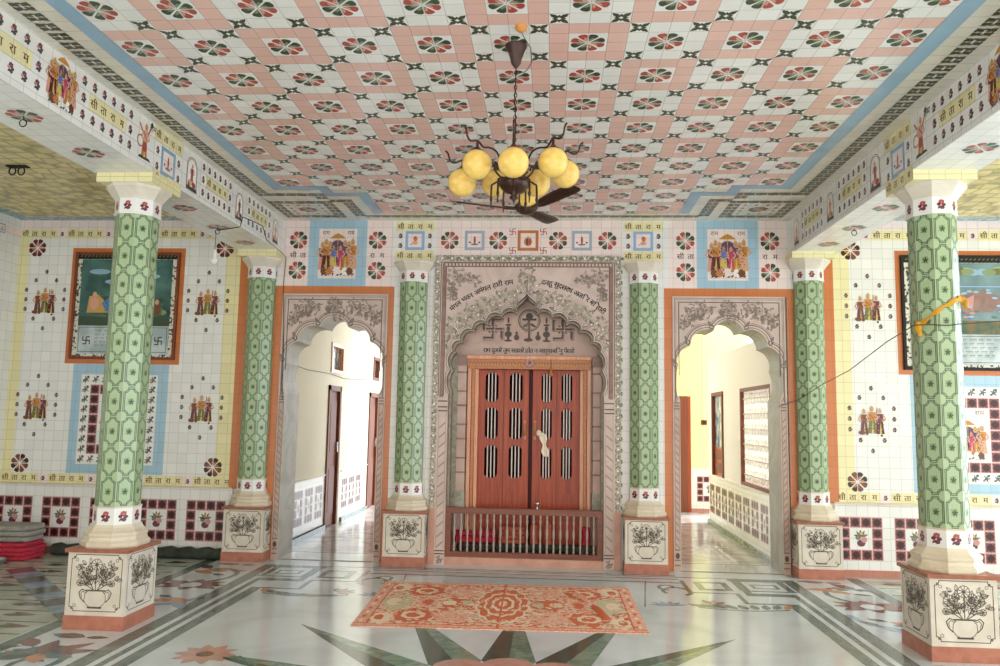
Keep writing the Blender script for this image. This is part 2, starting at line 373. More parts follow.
def person(cv, x, y, h, robe, top, l=2, lean=0, r=rnd):
    cv.poly([(x-.15*h, y), (x+.15*h, y), (x+.1*h+lean*.3, y+.48*h), (x-.1*h+lean*.3, y+.48*h)], robe, l)
    cv.poly([(x-.03*h, y), (x+.05*h, y), (x+.02*h, y+.46*h)], 'yel' if robe != 'gold' else 'orange', l+1)
    cv.poly([(x-.1*h+lean*.3, y+.44*h), (x+.1*h+lean*.3, y+.44*h), (x+.13*h+lean, y+.74*h), (x-.13*h+lean, y+.74*h)], top, l+1)
    for sx in (-1, 1): cv.line([(x+sx*.12*h+lean, y+.7*h), (x+sx*.2*h+lean*.5, y+.55*h), (x+sx*.1*h, y+.46*h)], .05*h, 'skin', l+2)
    cv.line([(x-.08*h+lean, y+.66*h), (x+.06*h+lean, y+.5*h)], .03*h, 'red', l+2)
    cv.ell(x+lean, y+.82*h, .07*h, .08*h, 'skin', l+2, 8)
    cv.poly([(x-.08*h+lean, y+.86*h), (x+.08*h+lean, y+.86*h), (x+lean, y+.98*h)], 'gold', l+3)
    cv.line([(x-.03*h+lean, y+.82*h), (x+.03*h+lean, y+.82*h)], .02*h, 'brown', l+3)
def trio(cv, x, y, h, l=2):
    r = random.Random(2)
    person(cv, x-.26*h, y, .90*h, 'plum', 'brown', l, 0); person(cv, x, y+.05*h, .95*h, 'olive', 'umb', l+4, 0)
    person(cv, x+.26*h, y+.03*h, .90*h, 'maroon', 'plum', l, 0)
    cv.line([(x+.13*h, y+.1*h), (x+.17*h, y+.9*h)], .025*h, 'brown', l+4); cv.ell(x-.34*h, y+.07*h, .12*h, .07*h, 'brown', l+5, 8)
    for i in range(34): cv.ell(x+(r.random()-.5)*.74*h, y+(.06+.66*r.random())*h, .022*h, .02*h, r.choice(['brown', 'gold', 'dgrey', 'plum', 'rosy', 'maroon', 'umb', 'ink']), l+9, 6)
    cv.ell(x+.3*h, y-.02*h, .04*h, .04*h, 'dgreen', l, 8)
def darbar(cv, x, y, w, h, l=2):
    r = random.Random(3)
    cv.ell(x, y+.55*h, .26*w, .3*h, 'purple', l, 14); cv.circ(x, y+.55*h, .26*w, .02*w, 'gold', l+1, 14, ry=.3*h)
    cv.poly([(x-.22*w, y+.88*h), (x+.22*w, y+.88*h), (x+.1*w, y+.96*h), (x, y+h), (x-.1*w, y+.96*h)], 'umb', l+2)
    cv.line([(x, y+.6*h), (x, y+.9*h)], .02*w, 'gold', l+1)
    for i, dx in enumerate((-.4, -.3, -.2, .2, .3, .4)):
        person(cv, x+dx*w, y+(.16+.05*r.random())*h, (.66+.06*(i % 2))*h, r.choice(ROBES), r.choice(ROBES), l+1+(i % 2)*4)
    for dx, c1, c2 in ((-.1, 'yel', 'blue'), (.08, 'magenta', 'magenta')):
        person(cv, x+dx*w, y+.24*h, .5*h, c1, c2, l+10)
    for dx, c in ((-.34, 'brown'), (-.2, 'orange'), (.22, 'white'), (.34, 'brown')):
        cv.ell(x+dx*w, y+.14*h, .09*w, .09*h, c, l+14, 10); cv.ell(x+dx*w+.05*w, y+.23*h, .035*w, .04*h, 'skin', l+15, 8); cv.poly([(x+dx*w+.02*w, y+.25*h), (x+dx*w+.08*w, y+.25*h), (x+dx*w+.05*w, y+.31*h)], 'gold', l+16)
    for i in range(80): cv.ell(x+(r.random()-.5)*.86*w, y+(.12+.6*r.random())*h, .016*w, .014*h, r.choice(['yel', 'ink', 'plum', 'maroon', 'brown', 'dgrey', 'brown', 'rosy', 'gold']), l+17, 6)
    for i in range(9): cv.leaf(x-.42*w+i*.1*w, y+.04*h, R(20+r.random()*60), .1*w, .035*h, 'ink' if i % 2 else 'dgrey', l+1)
def dancer(cv, x, y, h, l=2, c='orange'):
    person(cv, x, y+.06*h, .86*h, c, 'lred', l, .03*h); cv.line([(x-.13*h, y+.66*h), (x-.26*h, y+.8*h)], .05*h, 'orange', l+3); cv.line([(x+.13*h, y+.66*h), (x+.25*h, y+.86*h)], .05*h, 'orange', l+3)
    cv.ell(x+.28*h, y+.93*h, .06*h, .07*h, 'dgreen', l+4, 8); cv.circ(x-.2*h, y+.4*h, .13*h, .035*h, 'orange', l+2, 10, R(60), R(300))
    cv.poly([(x-.26*h, y), (x+.3*h, y+.02*h), (x+.22*h, y+.08*h), (x-.2*h, y+.08*h)], 'dgreen', l+1); cv.ell(x, y+.3*h, .1*h, .12*h, 'red', l+5, 8)
def archfig(cv, x, y, w, h, l=2, c='red'):
    P = [(x-w/2, y), (x-w/2, y+.7*h)]+[(x+w/2*math.cos(PI-PI*k/8), y+.7*h+.3*h*math.sin(PI*k/8)) for k in range(1, 8)]+[(x+w/2, y+.7*h), (x+w/2, y)]
    cv.poly(P, 'white', l); cv.line(P, .04*w, 'brown', l+1); cv.line([(p[0]*.9+x*.1, y+(p[1]-y)*.95) for p in P], .03*w, 'grey', l+1)
    person(cv, x, y+.18*h, .66*h, c, c, l+2); cv.ell(x-.2*w, y+.22*h, .2*w, .1*h, 'lred', l+3, 9); cv.ell(x+.2*w, y+.2*h, .2*w, .09*h, c, l+3, 9)
    cv.poly([(x-w*.55, y), (x+w*.55, y), (x+w*.5, y+.12*h), (x-w*.5, y+.12*h)], 'dgrey', l+5); cv.ell(x-.3*w, y+.14*h, .08*w, .1*h, 'dgrey', l+5, 7)
def smallpic(cv, x, y, s, frame='greyb', kind=0, l=1):
    cv.rect(x-s/2, x+s/2, y-s/2, y+s/2, frame, l); cv.rect(x-.36*s, x+.36*s, y-.36*s, y+.36*s, 'tpw', l+1)
    if kind == 0:
        cv.ell(x, y-.12*s, .16*s, .1*s, 'lred', l+2, 8); cv.ell(x+.02*s, y+.1*s, .12*s, .14*s, 'orange', l+2, 8); cv.ell(x, y+.16*s, .05*s, .08*s, 'red', l+3, 7); cv.ell(x-.2*s, y-.2*s, .08*s, .03*s, 'rosy', l+2, 6)
    elif kind == 1:
        cv.ell(x, y+.02*s, .06*s, .22*s, 'red', l+2, 8); cv.ell(x, y-.2*s, .2*s, .05*s, 'grey', l+2, 8); cv.ell(x-.24*s, y-.1*s, .06*s, .05*s, 'purple', l+2, 6); cv.ell(x+.24*s, y-.1*s, .06*s, .05*s, 'purple', l+2, 6)
    else:
        cv.ell(x, y-.05*s, .2*s, .22*s, 'orange', l+2, 9); cv.ell(x-.04*s, y-.06*s, .06*s, .2*s, 'brown', l+3, 7); cv.ell(x+.08*s, y-.06*s, .05*s, .18*s, 'red', l+3, 7); cv.ell(x, y+.16*s, .05*s, .07*s, 'gold', l+3, 7)
def daisy(cv, x, y, r, w, mat, l=2, n=9, fill=None):
    if fill: cv.ell(x, y, r, r, fill, l, 12)
    cv.circ(x, y, r, w, mat, l+1, 12); cv.ell(x, y, r*.32, r*.32, mat, l+1, 8)
    for k in range(n):
        a = 2*PI*k/n; cv.line([(x+.34*r*math.cos(a), y+.34*r*math.sin(a)), (x+r*math.cos(a), y+r*math.sin(a))], w, mat, l+1)
def leafo(cv, x, y, a, L, wd, w, mat, l=2):
    ca, sa = math.cos(a), math.sin(a)
    P = [(0, 0), (.3, -.5), (.65, -.45), (1, 0), (.65, .45), (.3, .5)]
    cv.line([(x+L*p*ca-wd*q*sa, y+L*p*sa+wd*q*ca) for p, q in P], w, mat, l, True); cv.line([(x, y), (x+.8*L*ca, y+.8*L*sa)], w*.8, mat, l)
def urn(cv, x, y, s, mat='urnline', l=1, w=.0042):
    """engraved vase with handles and a spray of flowers, base at (x, y), height s"""
    r = random.Random(5)
    P = [(-.13, 0), (-.11, .03), (-.16, .06), (-.22, .14), (-.21, .26), (-.15, .33), (.15, .33), (.21, .26), (.22, .14), (.16, .06), (.11, .03), (.13, 0)]
    cv.line([(x+a*s, y+b*s) for a, b in P], w, mat, l, True); cv.line([(x-.14*s, y+.015*s), (x+.14*s, y+.015*s)], w*2.4, mat, l)
    cv.line([(x-.19*s, y+.345*s), (x+.19*s, y+.345*s)], w*1.5, mat, l)
    for sx in (-1, 1):
        cv.line([(x+sx*a*s, y+b*s) for a, b in ((.17, .32), (.27, .36), (.33, .3), (.3, .2), (.22, .12))], w*1.6, mat, l)
        cv.line([(x+sx*a*s, y+b*s) for a, b in ((.18, .29), (.26, .32), (.29, .27), (.27, .2))], w, mat, l)
        cv.line([(x+sx*.04*s, y+.36*s), (x+sx*.16*s, y+.55*s), (x+sx*.28*s, y+.66*s)], w*1.4, mat, l)
        cv.line([(x+sx*.06*s, y+.36*s), (x+sx*.22*s, y+.46*s), (x+sx*.36*s, y+.48*s)], w*1.4, mat, l)
        daisy(cv, x+sx*.27*s, y+.68*s, .1*s, w, mat, l); daisy(cv, x+sx*.33*s, y+.48*s, .06*s, w, mat, l, 6)
        for a, L, px, py in ((35, .2, .1, .55), (120, .16, .2, .58), (-20, .16, .2, .5), (80, .17, .12, .7), (160, .12, .3, .58), (10, .13, .3, .76), (60, .14, .08, .44)):
            aa = R(a) if sx > 0 else PI-R(a)
            leafo(cv, x+sx*px*s, y+py*s, aa, L*s, .08*s, w, mat, l)
    cv.line([(x, y+.35*s), (x, y+.8*s)], w*1.4, mat, l); daisy(cv, x, y+.84*s, .11*s, w, mat, l); daisy(cv, x, y+.57*s, .07*s, w, mat, l, 7)
    for i in range(10): cv.ell(x+(r.random()-.5)*.4*s, y+(.4+.34*r.random())*s, .022*s, .018*s, mat, l+1, 6)
    for i in range(26):
        a = R(20+140*r.random()); d = (.16+.36*r.random())*s
        px, py = x+d*math.cos(a)*.95, y+.38*s+d*math.sin(a); leafo(cv, px, py, a+r.random()-.5, .12*s, .055*s, w*.8, mat, l)
        if i % 3 == 0: cv.leaf(px, py, a+1, .08*s, .035*s, mat, l)
    for sx in (-1, 1): daisy(cv, x+sx*.15*s, y+.74*s, .07*s, w, mat, l, 7); daisy(cv, x+sx*.17*s, y+.5*s, .06*s, w, mat, l, 6)
def panel_frame(cv, x0, x1, y0, y1, w=.004, mat='urnline', l=1):
    c = .028
    P = [(x0+c, y0), (x1-c, y0), (x1-c, y0+c*.5), (x1-c*.5, y0+c*.5), (x1-c*.5, y0+c), (x1, y0+c), (x1, y1-c), (x1-c*.5, y1-c), (x1-c*.5, y1-c*.5), (x1-c, y1-c*.5), (x1-c, y1),
         (x0+c, y1), (x0+c, y1-c*.5), (x0+c*.5, y1-c*.5), (x0+c*.5, y1-c), (x0, y1-c), (x0, y0+c), (x0+c*.5, y0+c), (x0+c*.5, y0+c*.5), (x0+c, y0+c*.5)]
    cv.line(P, w*1.3, mat, l, True)
    for sx, sy, ax, ay in ((x0, y0, 1, 1), (x1, y0, -1, 1), (x0, y1, 1, -1), (x1, y1, -1, -1)):
        cv.circ(sx+ax*c*1.3, sy+ay*c*1.3, c*.35, w*.8, mat, l, 8); cv.ell(sx+ax*c*.8, sy+ay*c*.8, c*.22, c*.22, mat, l, 6)
def bouquet(cv, x, y, s, mat='sline', l=2, seed=1, w=.004, lo=0, hi=360):
    r = random.Random(seed)
    daisy(cv, x, y, .17*s, w, mat, l)
    for k in range(15):
        a = R(lo+(hi-lo)*r.random()); d = (.22+.26*r.random())*s; px, py = x+d*math.cos(a), y+d*math.sin(a)
        if k % 3 == 0: daisy(cv, px, py, .085*s, w, mat, l, 6)
        else:
            cv.leaf(px, py, r.random()*6.28, .17*s, .07*s, mat, l); leafo(cv, px, py, r.random()*6.28, .15*s, .07*s, w, mat, l)
YB = -8.8          # how far the hall is built towards and behind the camera
# ------------------------------------------------------------------ floor
g = G(); g.box(-5.75, 6.6, YB-1, 0.5, -0.1, 0, 'floor_marble'); g.box(-5.75, 6.6, 0.5, 9.5, -0.1, 0, 'floor_corr')
cv = Cv(g, (0, 0, 0), (1, 0, 0), (0, 1, 0))
X0 = 2.38
for s in (-1, 1):
    for a, b, m, yt in ((2.205, 2.300, 'floor_grey', -1.31), (2.345, 2.395, 'floor_grey', -1.0), (2.44, 2.555, 'floor_grey', -.36)):
        cv.rect(min(s*a, s*b)-.02, max(s*a, s*b)-.02, YB, yt, m, 1)
    q = lambda a, b, c, d, m='floor_grey', l=1: cv.rect(min(s*a, s*b)-.02, max(s*a, s*b)-.02, c, d, m, l)
    # corner key pattern in front of each side doorway
    q(1.86, 2.30, -1.355, -1.31); q(1.86, 1.90, -1.31, -.95); q(1.46, 1.90, -.99, -.95); q(1.46, 1.50, -.95, -.46)
    q(1.95, 2.395, -1.04, -.93); q(1.95, 2.02, -.93, -.86); q(1.95, 2.43, -.86, -.82)
    q(1.92, 2.55, -.43, -.30); q(1.94, 2.03, -.82, -.43); q(2.36, 2.42, -.82, -.43)
    q(2.08, 2.32, -.58, -.55); q(2.08, 2.32, -.73, -.70); q(2.08, 2.11, -.73, -.55); q(2.29, 2.32, -.73, -.55)
    q(1.58, 1.88, -.86, -.50, 'floor_grey'); q(1.64, 1.82, -.80, -.56, 'floor_marble', 2)
    # scrolls of inlay
    for k in range(9):
        t = k/8; x = s*(2.12-.62*t); y = -1.50-.05*math.sin(t*PI)
        cv.leaf(x, y, R(60 if s > 0 else 120)+t*1.5, .17, .075, 'floor_grey' if k else 'floor_orange', 2)
    cv.line([(s*(2.14-.7*t/8), -1.52-.07*math.sin(t/8*PI)) for t in range(9)], .025, 'floor_grey', 1)
    cv.line([(s*(1.35+.12*math.cos(t)), -.95+.16*math.sin(t)) for t in [R(30*k) for k in range(-2, 8)]], .035, 'floor_green', 2)
    cv.line([(s*(1.28+.07*math.cos(t)), -.80+.1*math.sin(t)) for t in [R(30*k) for k in range(0, 10)]], .03, 'floor_green', 2)
    for k in range(6): cv.leaf(s*1.2, -1.5, R(20+30*k), .17, .05, 'floor_blue', 2)
    for k in range(5): cv.leaf(s*1.55, -1.4, R(-40+36*k), .16, .07, 'floor_pink' if k % 2 else 'floor_grey', 2)
    cv.line([(s*1.12, -.55), (s*1.0, -1.56)], .012, 'floor_grey', 1)
    # pink daisies
    for fy in (-3.2,):
        fx = s*1.88
        for k in range(10): cv.leaf(fx, fy, R(36*k), .205, .095, 'floor_pink', 2)
        cv.ell(fx, fy, .055, .055, 'floor_red', 4)
    cv.line([(s*1.66, -3.22), (s*1.5, -3.36), (s*1.2, -3.7)], .03, 'floor_grey', 1)
    # aisle inlay
    q(3.10, 3.22, YB, -.10); q(2.555, 6.4, -.12, -.06, 'floor_olive')
    for bay in range(3):
        oy = -bay*2.58
        fx, fy = s*2.86, -1.3+oy
        cv.line([(fx+s*(.30*math.cos(t)), fy-.32+.42*math.sin(t)) for t in [R(20*k) for k in range(9, 19)]], .07, 'floor_blue', 1)
        cv.line([(fx-s*(.20*math.cos(t)), fy+.42+.3*math.sin(t)) for t in [R(20*k) for k in range(-4, 8)]], .05, 'floor_grey', 1)
        for a in (0, 28, 152, 180, 208, 332, 90, 270): cv.leaf(fx, fy, R(a), .30 if a not in (90, 270) else .22, .13, 'floor_red', 2)
        cv.ell(fx, fy-.02, .09, .10, 'floor_marble', 4, 12)
        for a, d, m in ((250, .52, 'floor_orange'), (290, .62, 'floor_orange'), (80, .48, 'floor_orange'), (110, .66, 'floor_orange'), (60, .8, 'floor_red'), (230, .8, 'floor_blue'), (100, .95, 'floor_grey')):
            cv.leaf(fx+s*d*.35*math.cos(R(a)), fy+d*math.sin(R(a)), R(a+70), .26, .12, m, 2); cv.leaf(fx+s*d*.35*math.cos(R(a)), fy+d*math.sin(R(a)), R(a-100), .16, .07, 'floor_grey', 2)
    # lily spray beside the front pedestal
    bx, by = s*2.88, -3.30
    cv.line([(bx, by-.6), (bx+s*.02, by-.2), (bx-s*.04, by), (bx-s*.12, by+.16)], .045, 'floor_grey', 2)
    for a, L, m in ((100, .3, 'floor_red'), (50, .34, 'floor_red'), (20, .34, 'floor_red'), (160, .22, 'floor_grey'), (190, .3, 'floor_grey'), (-10, .26, 'floor_grey'), (-60, .2, 'floor_orange'), (215, .26, 'floor_green')):
        aa = R(a) if s < 0 else PI-R(a)
        cv.leaf(bx, by-.02, aa, L, .11, m, 3)
    cv.leaf(s*3.35, -3.28, R(20), .3, .08, 'floor_green', 2); cv.leaf(s*3.5, -3.42, R(160), .3, .08, 'floor_green', 2)
    # olive field of the aisle, its blue band and leaves
    q(3.24, 5.6, -6.2, -.2, 'floor_olive', 1)
    for k in range(14):
        y = -.55-.30*k; q(3.24, 5.6, y, y+.028, 'floor_grey', 2)
        for x in (3.45, 3.75, 4.35, 4.95):
            xx = s*(x+(.15 if k % 2 else 0)); cv.leaf(xx-.13, y+.18, .1, .26, .09, 'floor_green', 3); cv.leaf(xx+.1, y+.18, PI-.4, .2, .06, 'floor_red', 4)
    for k in range(9):
        t = k/9; xa, ya = 4.8-1.6*t, -.95-1.65*t; xb, yb = 4.8-1.6*(t+1/9), -.95-1.65*(t+1/9)
        cv.poly([(s*xa, ya), (s*xb, yb), (s*(xb-.14), yb+.17), (s*(xa-.14), ya+.17)], 'floor_blue' if k % 2 else 'floor_grey', 5)
for a, b in ((-.43, -.40), (-.60, -.565), (-.27, -.23)): cv.rect(-1.46, 1.44, a, b, 'floor_grey', 1)
cv.rect(-1.94, 1.92, -.33, -.30, 'floor_grey', 1)
cv.rect(-2.72, 2.7, .44, .47, 'floor_grey', 1); cv.rect(-2.72, 2.7, 1.5, 1.52, 'floor_grey', 1)
# sixteen-ray star
SC = (-.01, -3.95)
for k in range(16):
    a = R(22.5*k+90); T_ = lambda r, w: (SC[0]+r*math.cos(a)-w*math.sin(a), SC[1]+r*math.sin(a)+w*math.cos(a))
    cv.poly([T_(.55, 0), T_(.84, .168), T_(2.16, 0)], 'floor_green', 1); cv.poly([T_(.55, 0), T_(.84, -.168), T_(2.16, 0)], 'floor_lgreen', 1)
    cv.ell(*T_(.76, 0), .16, .145, 'floor_pink', 2, 16, a+PI/2); cv.ell(*T_(.5, 0), .1, .1, 'floor_orange', 3, 12)
cv.ell(SC[0], SC[1], .42, .42, 'floor_grey', 4, 24)
g.build('floor', None, True)
g = G(); g.box(-40, 6.6, 9.5, 60, -.3, -.12, 'ground'); g.box(6.6, 60, -60, 60, -.3, -.12, 'ground'); g.box(-40, 6.6, -60, YB-1, -.3, -.12, 'ground')
g.build('ground', None, True)

# ------------------------------------------------------------------ ceiling
g = G(); g.box(-W, W, YB, 0.46, H, H+.15, 'tcc')
cv = Cv(g, (0, 0, H), (1, 0, 0), (0, -1, 0), TC, -2.366, .286)
c0 = -.012; t = TC
cv.rect(-W, W, 0, -YB, 'tcc', 1)
for k in range(20):
    for i in range(-5, 6):
        if k < 2 and abs(i) > 3: continue
        x = c0+.428*i; y = .5+.428*k; pink = (i+k) % 2
        if y > -YB: continue
        cv.rect(x-2*t, x+2*t, y-2*t, y+2*t, 'tw', 2)
        if pink: cv.ring(x-2*t, x+2*t, y-2*t, y+2*t, t, 'tpk', 3)
        else:
            for sx in (-1.5, 1.5):
                for sy in (-1.5, 1.5): snow(cv, x+sx*t, y+sy*t, t, 3)
        rosette(cv, x, y, .098, l=4)
for s in (-1, 1):
    def q(a, b, c, d, m='tcb', l=7): cv.rect(c0+min(s*a, s*b), c0+max(s*a, s*b), c, d, m, l)
    q(2.354, 2.247, 1.142, -YB); q(2.354, 1.819, 1.142, 1.249); q(1.926, 1.819, .928, 1.142); q(1.926, 1.498, .928, 1.035); q(1.605, 1.498, .30, 1.035)
    def chain(xa, xb, ya, yb):
        n = round((xb-xa)/t); m = round((yb-ya)/t)
        for i in range(n):
            for j in range(m): chain_tile(cv, c0+(xa+i*t if s > 0 else -xa-(i+1)*t), ya+j*t, t, 4)
    xo = 2.354+t
    chain(xo, xo+t, .928, -YB); chain(xo-5*t, xo, .928, .928+t); chain(xo-5*t, xo-4*t, .821, .928); chain(xo-7*t, xo-5*t, .714, .821)
    chain(xo-7*t, xo-6*t, .179, .714); chain(.012 if s > 0 else 0, xo-7*t, .125, .125+t)
    chain(xo-5*t, xo+t, .125, .125+t); chain(xo-5*t, xo+t, .66, .66+t); chain(xo-5*t, xo-4*t, .125+t, .66); chain(xo, xo+t, .125+t, .66)
    mx, my = c0+s*(xo-2*t), .446
    rosette(cv, mx, my, .095, l=4)
    for i in range(4):
        for j in range(4):
            if i in (0, 3) or j in (0, 3): sprig(cv, mx+(i-1.5)*t, my+(j-1.5)*t, t*.7, ('dgrey', 'chain', 'grey'), 3)
g.build('ceiling', None, True)
for s, xa, xb in ((-1, -5.62, -W-BW), (1, W+BW, 5.9)):
    g = G(); g.box(xa, xb, YB, 0.46, H, H+.15, 'shell')
    cv = Cv(g, (0, 0, H), (1, 0, 0), (0, -1, 0), TC)
    cv.rect(xa, xb, 0, .16, 'cove', 1)
    if s < 0: cv.rect(xa, xa+.16, .16, -YB, 'cove', 1)
    g.build('ceiling', None, True)

# ------------------------------------------------------------------ beams
def beam_face(cv, s):
    T_ = TC; zt = HB+.038
    rows = [zt, zt+T_, zt+2*T_]
    cv.pu = s*(-2.57); cv.pv = zt
    cv.rect(min(s*YB, 0), max(s*YB, 0), HB, H, 'tw', 1)
    def block(yc):
        x = s*yc-3*T_
        for i in range(6):
            for j in (0, 2): sprig(cv, x+(i+.5)*T_, rows[j]+T_/2, T_*.95, ('plum', 'dgrey', 'rosy'), 3)
        for i in (0, 5): sprig(cv, x+(i+.5)*T_, rows[1]+T_/2, T_*.95, ('plum', 'dgrey', 'rosy'), 3)
        text_tiles(cv, x+T_, rows[1], T_, bg='ty', l=2)
    for yc in (-.74, -1.72, -3.38, -4.34, -5.9, -6.9): block(yc)
    for yc in (-2.575, -5.15):
        x = s*yc-2*T_
        text_tiles(cv, x, rows[2], T_, l=2); text_tiles(cv, x, HB-.07, T_, l=2)
        smallpic(cv, s*yc, rows[1]-.012, 2*T_, 'tcb', 1, 2)
        for i in (0, 3):
            for z in (rows[0]-.012, rows[1]+.0): sprig(cv, x+(i+.5)*T_, z+T_/2-.01, T_*.9, ('plum', 'dgrey', 'rosy'), 3)
    dancer(cv, s*-2.92, HB+.05, .30, 3); word(cv, 'राम', s*-2.92+.10, HB+.31, .05, 'ink', 6)
    darbar(cv, s*-3.86, HB+.03, .27, .32, 3)
    archfig(cv, s*-2.19, HB+.04, .17, .27, 3, 'red'); archfig(cv, s*-1.235, HB+.05, .15, .25, 3, 'orange' if s < 0 else 'plum')
    archfig(cv, s*-.29, HB+.05, .14, .25, 3, 'lred'); darbar(cv, s*-4.85, HB+.03, .27, .32, 3)
for i, s in enumerate((-1, 1)):
    g = G(); xa, xb = sorted((s*W, s*(W+BW)))
    g.box(xa, xb, YB, 0.0, HB, H+.02, 'tw', TW)
    cv = Cv(g, (s*W, 0, 0), (0, -s, 0), (0, 0, 1), TC); beam_face(cv, -s)
    cv = Cv(g, (0, 0, HB), (1, 0, 0), (0, -1, 0), TC, s*2.87, 0)
    cv.rect(xa, xb, 0, -YB, 'tw', 1)
    for y in (.53, 1.17, 1.83, 3.21, 3.85, 4.5, 5.8, 6.5): rosette(cv, s*2.87, y, .10, l=2)
    g.build('trim_%d' % (i+1), None, True)

# ------------------------------------------------------------------ back wall
g = G()
D = .46
for xa, xb, za, zb in ((-5.75, -2.64, 0, H), (-2.64, -1.50, 2.765, H), (-1.50, -.98, 0, H), (-.98, .92, 3.165, H), (.92, 1.465, 0, H), (1.465, 2.62, 2.765, H), (2.62, 6.0, 0, H)):
    g.box(xa, xb, 0.0, D, za, zb, 'tw', TW)
cv = Cv(g, (0, 0, 0), (1, 0, 0), (0, 0, 1), TW, 0, 2.845)
FZ = 2.845
T = .1045
cv.pv = 0; 
# frieze over the two side doorways
for c, sw in ((-2.065, 0), (2.035, 1)):
    cv.rect(c-.60, c+.60, FZ, H, 'tpw', 1)
    cv.rect(c-.315, c+.315, FZ, H, 'tb', 2); cv.rect(c-.205, c+.205, FZ+.085, H-.09, 'tpw', 3)
    darbar(cv, c, FZ+.095, .41, .48, 4); word(cv, 'राम', c-.13, H-.135, .045, 'maroon', 5); word(cv, 'राम', c+.14, H-.135, .045, 'maroon', 5)
    for sx in (-1, 1):
        for z in (FZ+.17, FZ+.50): rosette(cv, c+sx*.43, z, .098, l=3)
        for j in (0, 1): 
            ch = SR[j] if sx < 0 else SR[2+j]
            letter(cv, ch, c+sx*.43+(j-.5)*T, FZ+.335, .055, 'letter', 3, bold=.003)
    # orange tile border of the doorway
    o0, o1 = (-2.722, -1.436) if c < 0 else (1.382, 2.70)
    cv.rect(o0, o1, 2.76, FZ, 'to', 3); cv.rect(o0, o0+.085, 0, 2.76, 'to', 3); cv.rect(o1-.08, o1, 0, 2.76, 'to', 3)
# frieze over the middle columns and the portal
for c in (-1.232, 1.172):
    x = c-2*T; text_tiles(cv, x, 3.13, T, bg='tcream' if 0 else 'ty', l=2); text_tiles(cv, x, H-T-.01, T, l=2)
    smallpic(cv, c, 3.342, .205, 'lblue', 0, 2)
    for i in (0, 3):
        for z in (3.29, 3.395): sprig(cv, x+(i+.5)*T, z, T*.9, l=2)
cv.rect(-1.0, .95, 3.165, H, 'tpw', 1)
c = -.03
cv.rect(c-.11, c+.11, 3.235, 3.455, 'to', 2); smallpic(cv, c, 3.345, .22, 'to', 2, 3)
for sx in (-1, 1):
    for z in (3.24, 3.44): swastika(cv, c+sx*.162, z, .062, 'red', 3)
    rosette(cv, c+sx*.315, 3.345, .098, ('red', 'dgreen') if sx < 0 else ('dgreen', 'red'), 3)
    smallpic(cv, c+sx*.565, 3.345, .21, 'greyb', 1, 2); rosette(cv, c+sx*.83, 3.345, .098, ('dgreen', 'red') if sx < 0 else ('red', 'dgreen'), 3)
# vine strips beside the middle columns
for x0 in (-1.012, .925):
    for k in range(22): sprig(cv, x0+.02, .60+k*.115, .07, ('dgreen', 'green', 'olive'), 2)
# aisle walls (mirrored layout)
def mirror_x(s, a, b): return (a, b) if s < 0 else (-b-.03, -a-.03)
def aisle(s):
    def q(a, b, z0, z1, m, l): 
        a, b = mirror_x(s, a, b); cv.rect(a, b, z0, z1, m, l)
    mx = lambda x: x if s < 0 else -x-.03
    q(-5.62, -3.09, 3.46, H, 'tpw', 1)
    q(-5.62, -3.09, 3.355, 3.46, 'ty', 1); q(-5.62, -3.09, .715, .815, 'ty', 2)
    q(-3.12, -2.98, .70, 3.2, 'to', 2); q(-3.28, -3.12, .815, 3.36, 'ty', 2); q(-5.62, -5.50, .815, 3.36, 'ty', 2)
    n = 24
    for z, ph in ((3.4075, 1 if s > 0 else 0), (.765, 0)):
        for i in range(n):
            a = -5.62+i*TW if s < 0 else 3.06+i*TW
            k = (i+ph) % 5
            if k < 4: letter(cv, SR[k], a+TW/2, z, .056, 'letter', 4, bold=.003)
            else: cv.rect(a, a+TW, z-.05, z+.05, 'tpw', 3); sprig(cv, a+TW/2, z, TW*.8, l=4)
    for x in (-5.415, -3.30):
        for z in (3.25, .915): rosette(cv, mx(x), z, .10, ('maroon', 'maroon') if z > 2 and s < 0 else ('brown', 'dmaroon'), 3, ('red', 'orange'))
    for x in (-5.285, -3.46):
        for z in (2.67, 1.53):
            X = mx(x); trio(cv, X, z-.15, .30, 3)
            for i, (dx, dz) in enumerate(((0, 3), (-1.1, 2.1), (1.1, 2.1), (-2.05, 1.1), (2.05, 1.1), (-2.05, .1), (2.05, .1), (-2.05, -.9), (2.05, -.9), (-1.1, -1.9), (1.1, -1.9), (0, -2.9))):
                sprig(cv, X+dx*TW, z+dz*TW, TW*.78, ('plum', 'dgrey', 'grey') if i % 3 else ('maroon', 'dgrey', 'plum'), 3)
    # orange tile frame round the picture, blue panel under it
    q(-5.005, -3.735, 1.985, 3.25, 'to', 2)
    q(-4.90, -3.84, .82, 1.985, 'tb', 2); q(-4.80, -3.955, .92, 1.87, 'tw', 3)
    a0 = mirror_x(s, -4.80, -3.955)[0]
    for i in range(8):
        for j in range(9):
            if i in (0, 7) or j in (0, 8):
                xx, zz = a0+(i+.5)*TW, .92+(j+.5)*TW
                cv.ell(xx, zz, .018, .018, 'grey', 4, 8); cv.ell(xx+.02, zz+.028, .016, .013, 'dgrey', 4, 6); cv.ell(xx-.024, zz-.02, .014, .013, 'rosy' if (i+j) % 2 else 'olive', 4, 6)
                for a in (30, 110, 190, 260, 330): cv.leaf(xx, zz, R(a+20*i), .042, .013, 'dgrey' if a % 3 else 'tgreen', 4)
    redring(cv, a0+TW, .92+TW, 6, 7, TW, 4)
    cx = a0+4*TW
    darbar(cv, cx, .92+2.1*TW, .34, .40, 4); word(cv, 'राम', cx-.12, .92+6.6*TW, .05, 'brown', 5); word(cv, 'राम', cx+.12, .92+6.6*TW, .05, 'brown', 5)
aisle(-1); aisle(1)
g.build('wall_back', None, True)
